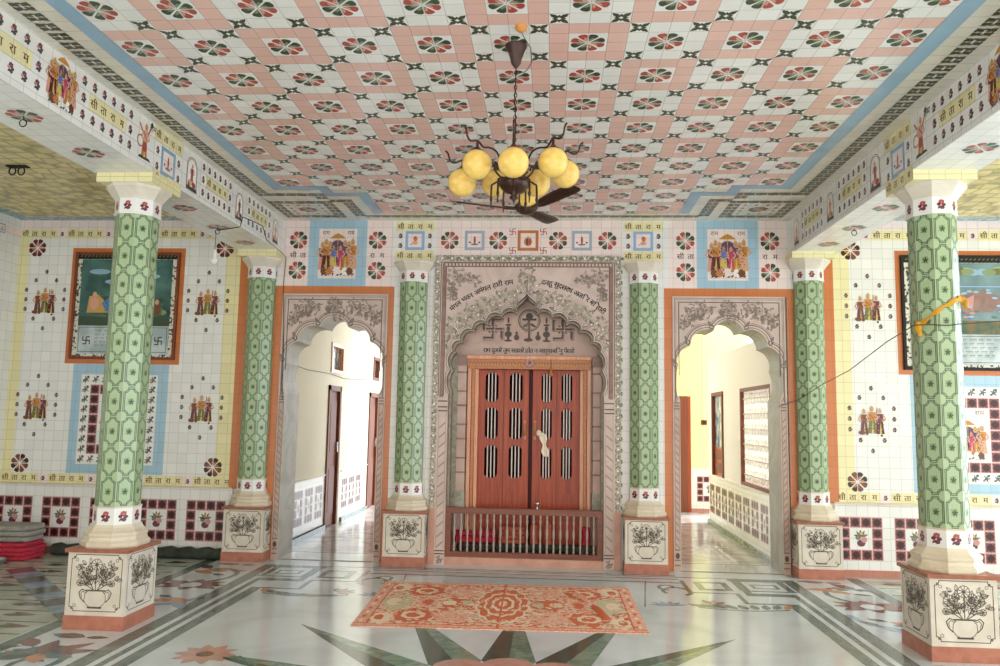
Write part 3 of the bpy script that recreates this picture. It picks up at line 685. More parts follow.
# dado, ledge and skirting along the foot of the aisle walls
for s in (-1, 1):
    g = G(); xa, xb = (-5.62, -3.06) if s < 0 else (3.03, 6.0)
    g.box(xa, xb, -.035, 0, .07, .70, 'tw', TW); g.box(xa, xb, -.055, 0, .70, .716, 'mould'); g.box(xa, xb, -.05, 0, 0, .07, 'tsk', TW)
    cv = Cv(g, (0, -.035, 0), (1, 0, 0), (0, 0, 1), TW, xa, .158)
    cv.rect(xa, xb, .07, .70, 'tw', 1)
    for k in range(5 if s < 0 else 6):
        x0 = (-5.63+.522*k) if s < 0 else (3.065+.53*k)
        redring(cv, x0, .16, 4, 4, .1045, 2); fruit(cv, x0+.209, .16+.209, .17, 3)
    g.build('baseboard_left' if s < 0 else 'baseboard_right', None, True)
# left wall
g = G(); g.box(-5.75, -5.62, YB, .0, 0, H, 'tw', TW); cv = Cv(g, (-5.62, 0, 0), (0, 1, 0), (0, 0, 1), TW)
cv.rect(YB, 0, .715, .815, 'ty', 1); cv.rect(YB, 0, 3.355, 3.46, 'tpw', 1); cv.rect(-.12, 0, .815, 3.355, 'tw', 1)
cv.rect(YB, 0, 0, .07, 'tsk', 1)
for k in range(8):
    rosette(cv, -.42-.9*k, 3.18, .10, ('red', 'dgreen'), 2); rosette(cv, -.42-.9*k, .95, .10, ('red', 'dgreen'), 2); redring(cv, -.50-.53*k, .16, 4, 4, .1045, 2)
    for z in (1.5, 2.2, 2.7): sprig(cv, -.42-.9*k, z, .1, l=2)
    smallpic(cv, -.30-.9*k, 3.40, .1, 'tcb', 1, 2)
g.build('wall_left', None, True)
# rear part of the hall behind the viewpoint: short return walls with wide openings
g = G()
for y0, y1 in ((-8.8, -8.5),): g.box(5.9, 6.05, y0, y1, 0, H, 'plaster')
g.box(5.9, 6.05, YB, .46, 3.35, H, 'plaster')
g.build('wall_right', None, True)
# ------------------------------------------------------------------ cusped arches
def arc(a, b, sag, n=8, side=1):
    """points from a to b (b excluded) bulging to the left of a->b by sag"""
    ax, ay = a; bx, by = b; dx, dy = bx-ax, by-ay; L_ = math.hypot(dx, dy); nx, ny = -dy/L_*side, dx/L_*side
    r = (L_*L_/4+sag*sag)/(2*sag); h = math.asin(min(1, L_/2/r)); 
    if sag > L_/2: h = PI-h
    out = []
    for k in range(n):
        t = -h+2*h*k/n; u = r*math.sin(t); v = r*math.cos(t)-(r-sag)
        out.append(((ax+bx)/2+dx/L_*u+nx*v, (ay+by)/2+dy/L_*u+ny*v))
    return out
def slab(g, outline, y0, y1, front, side, back):
    P = outline; tri = tessellate_polygon([[Vector((x, z, 0)) for x, z in P]])
    for t in tri:
        q = [P[i] for i in t]
        a = sum(q[i-1][0]*q[i][1]-q[i][0]*q[i-1][1] for i in range(3))
        if a < 0: q = q[::-1]
        g.face([(x, y0, z) for x, z in q], front); g.face([(x, y1, z) for x, z in q[::-1]], back)
    A = sum(P[i-1][0]*P[i][1]-P[i][0]*P[i-1][1] for i in range(len(P)))
    for i in range(len(P)):
        (xa, za), (xb, zb) = P[i-1], P[i]
        q = [(xa, y0, za), (xb, y0, zb), (xb, y1, zb), (xa, y1, za)]
        g.face(q[::-1] if A > 0 else q, side)
def half_arch(tips, sags):
    """right half from the springing up to the crown"""
    out = []
    for i in range(len(tips)-1): out += arc(tips[i], tips[i+1], sags[i], 8, -1)
    return out+[tips[-1]]
def rope(cv, x0, x1, z0, z1, mat='sline', l=2, dz=.085, s=1):
    cv.line([(x0, z0), (x0, z1)], .005, mat, l); cv.line([(x1, z0), (x1, z1)], .005, mat, l)
    z = z0
    while z+dz < z1:
        if s > 0: P = [(x0+.006, z), (x1-.006, z+dz*.55), (x1-.006, z+dz*.75), (x0+.006, z+dz*.2)]
        else: P = [(x1-.006, z), (x0+.006, z+dz*.55), (x0+.006, z+dz*.75), (x1-.006, z+dz*.2)]
        cv.poly(P, mat, l); z += dz
# side doorways: engraved marble slab with a nine-foiled opening, as deep as the wall
st = [(.505, 1.72), (.515, 2.02), (.388, 2.252), (.150, 2.408)]
sg = [.035, .058, .078]
for num, c in ((3, -2.065), (4, 2.035)):
    g = G(); hw = .568
    half = half_arch(st, sg)
    crown = arc((.150, 2.408), (-.150, 2.408), .112, 12, -1)
    inner = [(.497, 0), (.497, 1.70)]+half[:-1]+crown+[(-x, z) for x, z in reversed(half)]+[(-.497, 1.70), (-.497, 0)]
    outl = [(c-hw, 0), (c-hw, 2.762), (c+hw, 2.762), (c+hw, 0)]+[(c+x, z) for x, z in inner]
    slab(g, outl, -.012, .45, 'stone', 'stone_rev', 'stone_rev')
    cv = Cv(g, (c, -.012, 0), (1, 0, 0), (0, 0, 1))
    ring = inner[1:-1]
    for off, w, m in ((.018, .006, 'sline_d'), (.045, .012, 'sline'), (.062, .004, 'sline_d')):
        pts = []
        for i, (x, z) in enumerate(ring):
            a = ring[max(i-1, 0)]; b = ring[min(i+1, len(ring)-1)]; dx, dz = b[0]-a[0], b[1]-a[1]; L_ = math.hypot(dx, dz) or 1
            px, pz = x+dz/L_*off, z-dx/L_*off
            if math.hypot(px, pz-1.9) < math.hypot(x, z-1.9): px, pz = x-dz/L_*off, z+dx/L_*off
            if abs(px) < .545: pts.append((px, pz))
        cv.line(pts, w, m, 1)
    for i, (x, z) in enumerate(st[1:]):
        for sx in (-1, 1): cv.circ(sx*(x+.025), z+.035, .022, .007, 'sline_d', 2, 8); cv.leaf(sx*(x+.03), z+.05, R(60) if sx > 0 else R(120), .06, .03, 'sline', 2)
    cv.ring(-.55, .55, .0, 2.745, .006, 'sline', 1)
    cv.line([(-.505, 1.95), (-.505, 2.70), (.505, 2.70), (.505, 1.95)], .009, 'sline_d', 1); cv.line([(-.535, 1.9), (-.535, 2.728), (.535, 2.728), (.535, 1.9)], .004, 'sline', 1)
    bouquet(cv, 0, 2.61, .26, 'sline', 3, 4, .005); bouquet(cv, 0, 2.62, .20, 'sline', 3, 14, .005)
    for sx in (-1, 1):
        for q in range(3): bouquet(cv, sx*(.40-.09*q), 2.60-.045*(q == 0)+.01*q, .20, 'sline', 3, 5+q, .005); 
        bouquet(cv, sx*.44, 2.47, .14, 'sline', 3, 9, .005)
    for sx in (-1, 1):
        a, b = sorted((sx*.502, sx*.560)); cv.rect(a, b, 0, 1.66, 'stone_in', 1); rope(cv, a+.008, b-.006, .22, 1.60, 'sline', 2, .07, sx)
        for z in (1.60, 1.63, 1.66, .2, .1, .05): cv.rect(a, b, z, z+.014, 'sline', 3)
        cv.ell((a+b)/2, .15, .02, .03, 'sline_d', 3)
    g.build('trim_%d' % num, None, True)

# main portal: carved marble surround, deep multifoil arch with an ogee crown
XC = -.032
pt = [(.79, 1.74), (.785, 1.975), (.765, 2.17), (.690, 2.275), (.565, 2.40), (.425, 2.478), (.268, 2.557), (.105, 2.588)]
ps = [.035, .040, .045, .055, .052, .055, .052]
ph = half_arch(pt, ps)
ogee = [(.105, 2.588), (.112, 2.64), (.088, 2.69), (.045, 2.725), (.015, 2.755), (0, 2.785)]
pin = [(.80, 0), (.80, 1.72)]+ph[:-1]+ogee+[(-x, z) for x, z in reversed(ogee[:-1])]+[(-x, z) for x, z in reversed(ph[:-1])]+[(-.80, 1.72), (-.80, 0)]
g = G()
hw = .972
slab(g, [(XC-hw, 0), (XC-hw, 3.18), (XC+hw, 3.18), (XC+hw, 0)]+[(XC+x, z) for x, z in pin], -.03, .07, 'stone', 'stone_brown', 'stone')
# a second, slightly smaller order set behind the first
pin2 = [(x*.975, min(z, 1.72)+(z-1.72)*.975 if z > 1.72 else z) for x, z in pin]
slab(g, [(XC-.93, 0), (XC-.93, 3.1), (XC+.93, 3.1), (XC+.93, 0)]+[(XC+x, z) for x, z in pin2], .07, .20, 'stone_green', 'stone_brown', 'stone')
cv = Cv(g, (XC, -.03, 0), (1, 0, 0), (0, 0, 1))
cv.rect(-.97, -.915, .56, 3.18, 'carved', 1); cv.rect(.915, .97, .56, 3.18, 'carved', 1); cv.rect(-.97, .97, 3.115, 3.18, 'carved', 2)
for sx in (-1, 1):
    for k in range(24): cv.ell(sx*.943, .65+.107*k, .011, .011, 'white', 4, 6); cv.leaf(sx*.943, .60+.107*k, R(90), .05, .03, 'sfol', 3)
for k in range(18): cv.ell(-.9+.107*k, 3.148, .011, .011, 'white', 4, 6); cv.leaf(-.86+.107*k, 3.148, 0, .05, .035, 'sgreen', 3)
for a, b, w, m in ((.905, 3.105, .008, 'sline_d'), (.872, 3.080, .040, 'stone_brown'), (.850, 3.058, .007, 'sline_d')):
    cv.line([(-a, 1.70), (-a, b), (a, b), (a, 1.70)], w, m, 2)
for k in range(48): cv.rect(-.86+k*.0365, -.84+k*.0365, 3.066, 3.092, 'stone', 4)
for off, w, m in ((.016, .005, 'sline_d'), (.034, .005, 'sgreen')):
    pts = []; ring = pin[1:-1]
    for i, (x, z) in enumerate(ring):
        a = ring[max(i-1, 0)]; b = ring[min(i+1, len(ring)-1)]; dx, dz = b[0]-a[0], b[1]-a[1]; L_ = math.hypot(dx, dz) or 1
        px, pz = x+dz/L_*off, z-dx/L_*off
        if math.hypot(px, pz-1.7) < math.hypot(x, z-1.7): px, pz = x-dz/L_*off, z+dx/L_*off
        if abs(px) < .84: pts.append((px, pz))
    cv.line(pts, w, m, 1)
# foliage band following the arch
r = random.Random(11); ring = ph+ogee
for sx in (-1, 1):
    for i in range(0, len(ring)-1):
        x, z = ring[i]; dx, dz = x, z-1.75; L_ = math.hypot(dx, dz)
        for j in range(3):
            off = .06+.05*j+.02*r.random(); px, pz = sx*(x+dx/L_*off), z+dz/L_*off
            if abs(px) > .84 or (i < 8 and j == 2): continue
            m = 'sfol' if (i+j) % 3 else 'sline'
            cv.leaf(px, pz, r.random()*6.28, .06, .026, m, 2)
            if i % 2 == 0: cv.circ(px, pz, .018+.01*r.random(), .005, 'sfol' if j else 'sline', 3, 8)
            if r.random() < .08: cv.ell(px, pz, .009, .009, 'white', 4, 6)
bouquet(cv, 0, 2.95, .21, 'sgreen', 3, 8, .005); cv.line([(0, 2.79), (0, 2.9)], .014, 'sgreen', 3)

for sx in (-1, 1):
    for q in range(3): bouquet(cv, sx*(.76-.085*q), 2.95-.02*q, .20, 'srope' if q % 2 else 'sline', 3, 9+q, .004, 0, 360); bouquet(cv, sx*.78, 2.84-.05*q, .12, 'sline', 3, 19+q, .004, 0, 360)
def curved(cv, s, pts, h):
    n = len(s); 
    seg = [math.hypot(pts[i+1][0]-pts[i][0], pts[i+1][1]-pts[i][1]) for i in range(len(pts)-1)]; tot = sum(seg)
    ws = []
    for ch in s: ws.append(.35 if ch == ' ' else glyph(ch)[3]-glyph(ch)[2]+.02)
    W_ = sum(ws); acc = 0
    for ch, w in zip(s, ws):
        d = (acc+w/2)/W_*tot; acc += w
        if ch == ' ': continue
        i = 0
        while i < len(seg)-1 and d > seg[i]: d -= seg[i]; i += 1
        (x0, y0), (x1, y1) = pts[i], pts[i+1]; f = d/seg[i]
        letter(cv, ch, x0+(x1-x0)*f, y0+(y1-y0)*f, h, 'ink', 4, math.atan2(y1-y0, x1-x0), bold=.005)
curved(cv, ['मं', 'ग', 'ल', ' ', 'भ', 'व', 'न', ' ', 'अ', 'मं', 'ग', 'ल', ' ', 'हा', 'री', ' ', 'रा', 'म'], [(-.80, 2.60), (-.66, 2.71), (-.48, 2.81), (-.30, 2.875), (-.15, 2.90)], .055)
curved(cv, ['द', 'व', 'हु', ' ', 'सु', 'द', 'स', 'र', 'थ', ' ', 'अ', 'जि', 'र', ' ', 'बि', 'हा', 'री'], [(.15, 2.90), (.30, 2.875), (.48, 2.80), (.66, 2.70), (.80, 2.58)], .055)
# jamb strips with spiral carving
for sx in (-1, 1):
    a, b = sorted((sx*.805, sx*.905)); cv.rect(a, b, 0, 1.66, 'stone', 1); rope(cv, a+.012, b-.012, .16, 1.52, 'srope', 2, .1, -sx)
    for z in (.10, .13, 1.54, 1.58, 1.64): cv.rect(a, b, z, z+.012, 'sline_d', 3)
    bouquet(cv, sx*.855, .05, .08, 'sline', 2, 3, .004)
    a, b = sorted((sx*.905, sx*.97)); cv.rect(a, b, 0, .56, 'step_pink', 1)
g.build('trim_5', None, True)
# recess behind the portal: panel over the door, pilasters, return walls
g = G()
g.box(XC-.80, XC+.80, .262, .46, 2.135, 2.80, 'stone_in'); g.box(XC-.80, XC-.72, .20, .46, 0, 2.14, 'stone_green'); g.box(XC+.74, XC+.80, .20, .46, 0, 2.14, 'stone_green')
g.box(-.72, -.63, .265, .46, .05, 2.14, 'stone_in'); g.box(.62, .76, .265, .46, .05, 2.14, 'stone_in')
cv = Cv(g, (XC, .262, 0), (1, 0, 0), (0, 0, 1))
for sx in (-1, 1):
    x = .01+sx*.375
    swastika(cv, x, 2.43, .20, 'stone_brown', 1, .20); swastika(cv, x-.012, 2.437, .19, 'sline_d', 2, .09); swastika(cv, x+.014, 2.422, .20, 'stone', 3, .03)
    # standing lamps and small pots beside the emblem
    for z, rx, rz in ((2.31, .045, .012), (2.33, .015, .03), (2.38, .04, .035), (2.44, .02, .03), (2.48, .035, .012), (2.53, .012, .035)): cv.ell(sx*.205, z, rx, rz, 'sline_d', 2, 9)
    cv.ell(sx*.115, 2.345, .03, .032, 'sline_d', 2, 9); cv.ell(sx*.115, 2.39, .014, .022, 'sline_d', 2, 7)
cv.circ(.02, 2.53, .115, .012, 'sline_d', 1, 20); cv.circ(.02, 2.53, .098, .006, 'sline_d', 1, 20)
cv.line([(-.05, 2.54), (.09, 2.54)], .022, 'ink', 2); cv.line([(.02, 2.34), (.015, 2.52), (.03, 2.6)], .026, 'sline_d', 2); cv.ell(.02, 2.575, .04, .04, 'ink', 3, 9)
cv.leaf(.02, 2.5, R(-30), .09, .03, 'sline_d', 2); cv.leaf(.02, 2.5, R(210), .09, .03, 'sline_d', 2); cv.ell(.01, 2.32, .05, .02, 'sline_d', 2)
for k in range(8): cv.circ(.03*math.cos(k*2.3), 2.40+.015*k, .02, .005, 'sline', 3, 6)
curved(cv, ['रा', 'म', ' ', 'दु', 'आ', 'रे', ' ', 'तु', 'म', ' ', 'र', 'ख', 'वा', 'रे', ' ', 'हो', 'त', ' ', 'न', ' ', 'आ', 'ग्या', ' ', 'बि', 'नु', ' ', 'पै', 'सा', 'रे'], [(-.47, 2.205), (0, 2.205), (.50, 2.205)], .05)
for sx in (-1, 1):
    x = sx*.715
    g.box(x-.045, x+.045, .19, .27, .05, 2.10, 'stone_in'); g.box(x-.055, x+.055, .18, .27, 2.03, 2.14, 'stone_brown')
    for z in (.9, 1.05, 1.25, 1.4, 1.6, 1.75, 1.95): g.box(x-.052, x+.052, .183, .27, z, z+.018, 'stone_brown')
    g.box(x-.052, x+.052, .18, .27, .55, .72, 'stone_green')
g.box(XC-.80, XC+.80, .07, .46, 0, .05, 'step_pink'); g.box(XC-.80, XC+.80, -.03, .07, 0, .078, 'step_pink')
g.build('trim_6', None, True)

# ------------------------------------------------------------------ main door
door = bpy.data.objects.new('door_1', None); COL.objects.link(door); door.location = (0, .3, .05); door['kind'] = 'structure'
def dpart(g, n, par=door): return g.build(n, par)
OY, OZ = .3, .05
def B(g, x0, x1, y0, y1, z0, z1, m): g.box(x0, x1, y0-OY, y1-OY, z0-OZ, z1-OZ, m)
g = G()
B(g, -.66, .645, .20, .40, 2.005, 2.145, 'gilt')
B(g, -.665, .65, .175, .26, 2.105, 2.14, 'pink_gilt'); B(g, -.66, .645, .18, .25, 2.0, 2.02, 'gilt')
cv = Cv(g, (0, .20-OY, -OZ), (1, 0, 0), (0, 0, 1))
for k in range(40):
    x = -.63+.032*k; cv.circ(x, 2.06, .013, .005, 'brown', 1, 7); cv.leaf(x, 2.035, R(60), .03, .012, 'gold', 2)
daisy(cv, .0, 2.07, .05, .006, 'brown', 3, 9, 'rosy')
dpart(g, 'lintel')
for sx, x0 in ((-1, -.655), (1, .545)):
    g = G()
    for k, (a, b, m) in enumerate(((0, .035, 'pink_gilt'), (.040, .070, 'gilt'), (.072, .108, 'pink_gilt'))):
        xx = x0+(a if sx < 0 else .1-b); B(g, xx, xx+(b-a), .215+.02*k, .36, .05, 2.005, m)
    dpart(g, 'door_post')
def leaf_door(x0, x1, cols, yoff=0):
    y0, y1 = .315+yoff, .355+yoff; g = G()
    rows = [(1.655, 1.965), (1.26, 1.59), (.85, 1.19)]
    edges = [x0]+[e for c in cols for e in c]+[x1]
    for i in range(0, len(edges), 2): B(g, edges[i], edges[i+1], y0, y1, .06, 2.0, 'door_wood')
    for a, b in cols:
        zs = [.06]+[z for rw in reversed(rows) for z in rw]+[2.0]
        for i in range(0, len(zs), 2): B(g, a, b, y0, y1, zs[i], zs[i+1], 'door_wood')
        ch = .035
        for z0, z1 in rows:            # chamfered slot corners
            for xx, sg_ in ((a, 1), (b, -1)):
                for zz, sz in ((z0, 1), (z1, -1)):
                    P = [(xx, zz), (xx+sg_*ch, zz), (xx, zz+sz*ch)]
                    if sg_*sz < 0: P = P[::-1]
                    g.face([(x, y0-OY-.0005, z-OZ) for x, z in P], 'door_wood')
        # arched panel below
        B(g, a-.02, b+.02, y0-.008, y0, .22, .62, 'door_wood'); n = 8; xm = (a+b)/2; w = (b-a)/2+.02
        g.face([(xm-w, y0-OY-.008, .62-OZ), (xm+w, y0-OY-.008, .62-OZ)]+[(xm+w*math.cos(PI*k/n), y0-OY-.008, .62-OZ+.09*math.sin(PI*k/n)) for k in range(1, n)], 'door_wood')
        B(g, a+.01, b-.01, y0-.016, y0-.008, .26, .58, 'door_wood')
    xm = (cols[0][1]+cols[1][0])/2
    B(g, xm-.004, xm+.004, y0-.003, y0, .06, 2.0, 'brown_wood')
    d = dpart(g, 'door_leaf')
    for a, b in cols:
        for z0, z1 in rows:
            for k in range(3):
                g = G(); x = a+(b-a)*(k+.9)/3.8; B(g, x-.006, x+.006, y0+.012, y0+.026, z0-.01, z1+.01, 'bar'); g.build('bar', d)
    return d
dl = leaf_door(-.548, -.008, ((-.475, -.335), (-.215, -.075)))
dr = leaf_door(.035, .545, ((.125, .240), (.340, .455)))
for x in (-.045, .062):
    g = G(); B(g, x-.012, x+.012, .300, .315, 1.26, 1.46, 'gilt'); g.tube([(x, .30-OY, 1.30-OZ), (x, .275-OY, 1.33-OZ), (x, .275-OY, 1.40-OZ), (x, .30-OY, 1.43-OZ)], .007, 'gilt', 6)
    g.build('handle', dl if x < 0 else dr)
g = G(); B(g, -.01, .036, .36, .40, .06, 2.0, 'cavity'); dpart(g, 'rebate')
# shrine interior seen in slices between the bars
g = G()
g.box(-1.45, 1.40, 3.2, 3.3, 0, 3.3, 'plaster'); g.box(-1.45, -1.35, .46, 3.2, 0, 3.3, 'plaster'); g.box(1.30, 1.40, .46, 3.2, 0, 3.3, 'plaster'); g.box(-1.45, 1.40, .46, 3.3, 3.3, 3.4, 'plaster')
g.build('wall_shrine', None, True)
t_ = empty('altar', 'dark red draped altar inside the shrine, glimpsed through the door bars', 'altar', (0, 1.1, 0))
g = G(); g.box(-.62, .62, 0, .5, 0, 1.1, 'cavity'); g.build('base', t_)
g = G(); rows = []
for j in range(8):
    rows.append([(-.7+1.4*k/24, -.03+.04*math.sin(k*1.3+j*.4), 1.1+j*.14) for k in range(25)])
g.grid(rows, 'cavity'); g.grid([[(x, y+.03, z) for x, y, z in r_] for r_ in rows][::-1], 'cavity'); g.build('curtain', t_)

# ------------------------------------------------------------------ railing in front of the door
rail = empty('railing', 'low brown wooden railing with turned pale balusters across the main door', 'railing', (XC, .03, .078))
x0, x1 = -.80, .795; z0, z1 = 0, .485
g = G(); g.box(x0, x1, -.03, .03, z1-.055, z1, 'rail_wood'); g.box(x0-.0, x1, -.036, .036, z1-.012, z1+.004, 'rail_wood'); g.build('top_rail', rail)
g = G(); g.box(x0, x1, -.03, .03, 0, .05, 'rail_wood'); g.build('bottom_rail', rail)
for a in (x0, x1-.055): g = G(); g.box(a, a+.055, -.032, .032, .05, z1-.055, 'rail_wood'); g.build('post', rail)
pr = [(.009, .05), (.012, .07), (.008, .09), (.013, .12), (.008, .15), (.007, .18), (.012, .21), (.014, .24), (.012, .27), (.007, .30), (.008, .33), (.013, .36), (.008, .385), (.012, .41), (.010, .43)]
g = G(); g.lathe(pr, 'balust', (0, 0, 0), 10); bal = g.build('baluster', rail); nb = 22
for k in range(nb):
    o = bal if k == 0 else bal.copy()
    if k: COL.objects.link(o); o.parent = rail
    o.location = (x0+.055+(x1-x0-.11)*(k+.5)/nb, 0, 0)
# things stored behind the railing
def cloth_pile(name, label, cat, loc, w, d, h, mat, layers, seed=0, group=None):
    r = random.Random(seed); e = empty(name, label, cat, loc, 0, group)
    for j in range(layers):
        g = G(); hh = h/layers; n = 18; rows = []
        ww, dd = w*(1-.05*r.random()), d*(1-.08*r.random()); ox = (r.random()-.5)*.05*w
        for i in range(9):
            a = PI*i/8; zz = hh*j+hh/2-math.cos(a)*hh/2*.96; ins = (1-math.sin(a)**.5)*hh*.5 if math.sin(a) > 0 else hh*.5
            row = []
            for k in range(n*2):
                t = 2*PI*k/(n*2); cx, sy = math.cos(t), math.sin(t)
                px = math.copysign(abs(cx)**.35, cx)*(ww/2-ins); py = math.copysign(abs(sy)**.35, sy)*(dd/2-ins)
                row.append((ox+px, py+.006*math.sin(k*1.7+j), zz+.12*hh*math.sin(k*.9+j*2)*math.sin(a)))
            rows.append(row)
        g.grid(rows, mat, True, True); g.face(rows[0][::-1], mat); g.face(rows[-1], mat)
        g.build('layer', e)
    return e
cloth_pile('folded_cloth', 'long dark folded cloth along the floor behind the wooden railing', 'cloth', (-.03, .125, .05), 1.44, .09, .155, 'fabric_dark', 2, 2)
cloth_pile('folded_cloth', 'bright red folded cloth behind the left end of the wooden railing', 'cloth', (-.54, .125, .207), .44, .085, .12, 'fabric_red', 2, 1)
plain('fabric_rust', srgb(176, 92, 70), .9, noise=.3, nscale=30, bump=.5)
cloth_pile('folded_cloth', 'rust-coloured folded cloth behind the railing, right of the bright red one', 'cloth', (-.16, .125, .207), .28, .085, .17, 'fabric_rust', 4, 4)
for k, (x, hgt, lab) in enumerate(((.07, .19, 'leftmost of the three reddish tins behind the wooden railing'), (.21, .21, 'middle one of the three reddish tins behind the wooden railing'), (.60, .18, 'rightmost of the three reddish tins, behind the right end of the railing'))):
    g = G(); g.lathe([(.042, 0), (.044, .01), (.044, hgt-.03), (.038, hgt-.02), (.038, hgt)], 'fabric_red' if k == 2 else 'fabric_rust', (0, 0, 0), 16)
    o = g.build('tin'); o.location = (x, .125, .207); tag(o, lab, 'tin', 'tins behind the railing')
# small things on and round the door
g = G(); g.lathe([(.012, 0), (.016, .004), (.006, .014), (.006, .03), (.022, .045), (.026, .07), (.022, .07), (.018, .05), (0.0001, .045)], 'steel', n=14)
o = g.build('oil_lamp'); o.location = (.10, .03, .078+.489); tag(o, 'small pale metal lamp cup standing on the railing top', 'lamp')
bell = empty('bell', 'small brass bell hanging from the carved lintel over the right door leaf', 'bell', (.225, .165, 1.93))
g = G(); g.lathe([(.028, 0), (.026, .01), (.018, .035), (.013, .06), (.006, .07)], 'gilt', n=14); g.ball((0, 0, .002), .008, 'gilt'); g.build('body', bell)
g = G(); g.tube([(0, 0, .068), (0, 0, .13), (0, .02, .185)], .003, 'iron', 6); g.build('hanger', bell)
g = G(); rows = []
for i in range(10):
    z = 1.62-.026*i*1.0; w = .03+.012*math.sin(i*1.1)
    rows.append([(.145+.004*i+(k-3)/3*w, .296-.012*math.cos(k*1.3)-.004, z-.30+.31*0) for k in range(7)])
g.grid(rows, 'fabric_white'); g.grid([[(x, y-.012, z) for x, y, z in r_] for r_ in rows][::-1], 'fabric_white')
for e_ in (0, 6): g.grid([[r_[e_] for r_ in rows], [(r_[e_][0], r_[e_][1]-.012, r_[e_][2]) for r_ in rows]], 'fabric_white')
g.ball((.105, .285, 1.33), .03, 'fabric_white', 10, 8, (1, .5, 1.1)); g.ball((.135, .283, 1.315), .026, 'fabric_white', 10, 8, (1.3, .5, .8))
o = g.build('tied_cloth'); o.location = (0, 0, 0); tag(o, 'white cloth strip tied to the handle of the right door leaf', 'cloth')

# ------------------------------------------------------------------ passages beyond the side doorways
def dado_run(cv, x0, x1, step=.40):
    cv.rect(x0, x1, .0, .70, 'tw', 1); n = int((x1-x0)/step)
    for k in range(n):
        xx = x0+.06+k*step
        redring(cv, xx, .17, 3, 4, .1045, 2); fruit(cv, xx+.157, .17+.209, .1, 3)
# left passage: its outer wall runs back from the doorway
g = G(); XL = -2.72
for ya, yb, za, zb in ((.46, 2.14, 0, 3.2), (2.14, 2.74, 1.88, 2.05), (2.14, 2.20, 2.05, 2.46), (2.82, 2.9, 0, 3.2), (2.14, 2.82, 2.46, 3.2), (2.74, 2.82, 0, 2.05), (2.9, 4.48, 0, 3.2), (4.48, 5.1, 1.86, 2.07), (4.48, 4.70, 2.07, 2.46), (5.12, 9, 0, 3.2), (4.48, 5.12, 2.46, 3.2)):
    g.box(XL-.15, XL, ya, yb, za, zb, 'plaster')
g.box(XL, XL+.03, .50, 2.10, .0, .06, 'floor_grey')
cv = Cv(g, (XL, 0, 0), (0, 1, 0), (0, 0, 1), TW)
dado_run(cv, .47, 2.12); dado_run(cv, 2.92, 4.46); dado_run(cv, 5.14, 8.5)
for a, b in ((.47, 2.12), (2.92, 4.46), (5.14, 8.6)): g.box(XL, XL+.02, a, b, .695, .71, 'plaster_w'); g.box(XL, XL+.035, a, b, 0, .06, 'floor_grey')
g.build('wall_passage_left', None, True)
g = G(); g.box(-2.9, -1.45, 9, 9.1, 0, 3.2, 'plaster'); g.box(-4.2, -2.87, 1.6, 1.7, 0, 3.2, 'plaster'); g.box(-4.2, -4.1, 1.7, 6, 0, 3.2, 'plaster_w'); g.box(-4.2, -2.87, 5.7, 5.8, 0, 3.2, 'plaster'); g.box(-4.2, -2.87, 1.6, 5.8, 3.2, 3.3, 'plaster')
g.build('wall_passage_rear', None, True)
def wooddoor(num, x, y0, y1, zt, face, panelmat='brown_wood', open_=0):
    d = bpy.data.objects.new('door_%d' % num, None); COL.objects.link(d); d.location = (x, y0, 0); d['kind'] = 'structure'; w = y1-y0
    g = G(); s = face
    for a, b, c, e_ in ((0, .07, 0, zt), (w-.07, w, 0, zt), (0, w, zt-.07, zt)): g.box(-.12, .02, a, b, c, e_, 'brown_wood')
    g.build('frame', d)
    g = G(); g.box(-.06, -.02, .07, w-.07, .01, zt-.07, panelmat)
    for c, e_ in ((.15, .8), (.95, zt-.2)): g.box(-.021, -.008, .14, w-.14, c, e_, panelmat); g.box(-.009, -.002, .17, w-.17, c+.04, e_-.04, panelmat)
    lf = g.build('door_panel', d)
    g = G(); g.box(-.02, .03, w-.16, w-.14, .98, 1.12, 'steel'); g.build('handle', lf)
    return d
wooddoor(2, XL, 2.14, 2.74, 1.88, 1); wooddoor(3, XL, 4.48, 5.10, 1.86, 1)
def window(num, x, y0, y1, z0, z1, s=1, frame='brown_wood'):
    d = bpy.data.objects.new('window_%d' % num, None); COL.objects.link(d); d.location = (x, y0, z0); d['kind'] = 'structure'; w = y1-y0; h = z1-z0
    g = G(); t_ = .05
    for a, b, c, e_ in ((0, t_, 0, h), (w-t_, w, 0, h), (t_, w-t_, 0, t_), (t_, w-t_, h-t_, h)): g.box(-.10, .015, a, b, c, e_, frame)
    g.build('frame', d)
    g = G(); g.box(-.06, -.05, t_, w-t_, t_, h-t_, 'glassy'); g.build('pane', d)
    g = G()
    for k in range(1, 4): g.box(-.045, -.035, t_, w-t_, h*k/4-.005, h*k/4+.005, 'dgrey')
    for k in range(1, 3): g.box(-.045, -.035, w*k/3-.005, w*k/3+.005, t_, h-t_, 'dgrey')
    g.build('grille', d); return d
window(1, XL, 2.20, 2.82, 2.05, 2.46, 1, 'pink_gilt'); window(2, XL, 4.70, 5.12, 2.07, 2.46)
g = G(); g.box(-2.87, -1.3, .46, 6.6, 3.2, 3.3, 'plaster_w'); g.build('ceiling', None, True)  # roof added to dim the overbright left passage; far end left open
g = G(); g.box(1.3, 2.73, .46, 5.3, 3.0, 3.15, 'plaster_w'); g.build('ceiling', None, True)  # right passage roof, added to lower its brightness; side gap lets daylight in
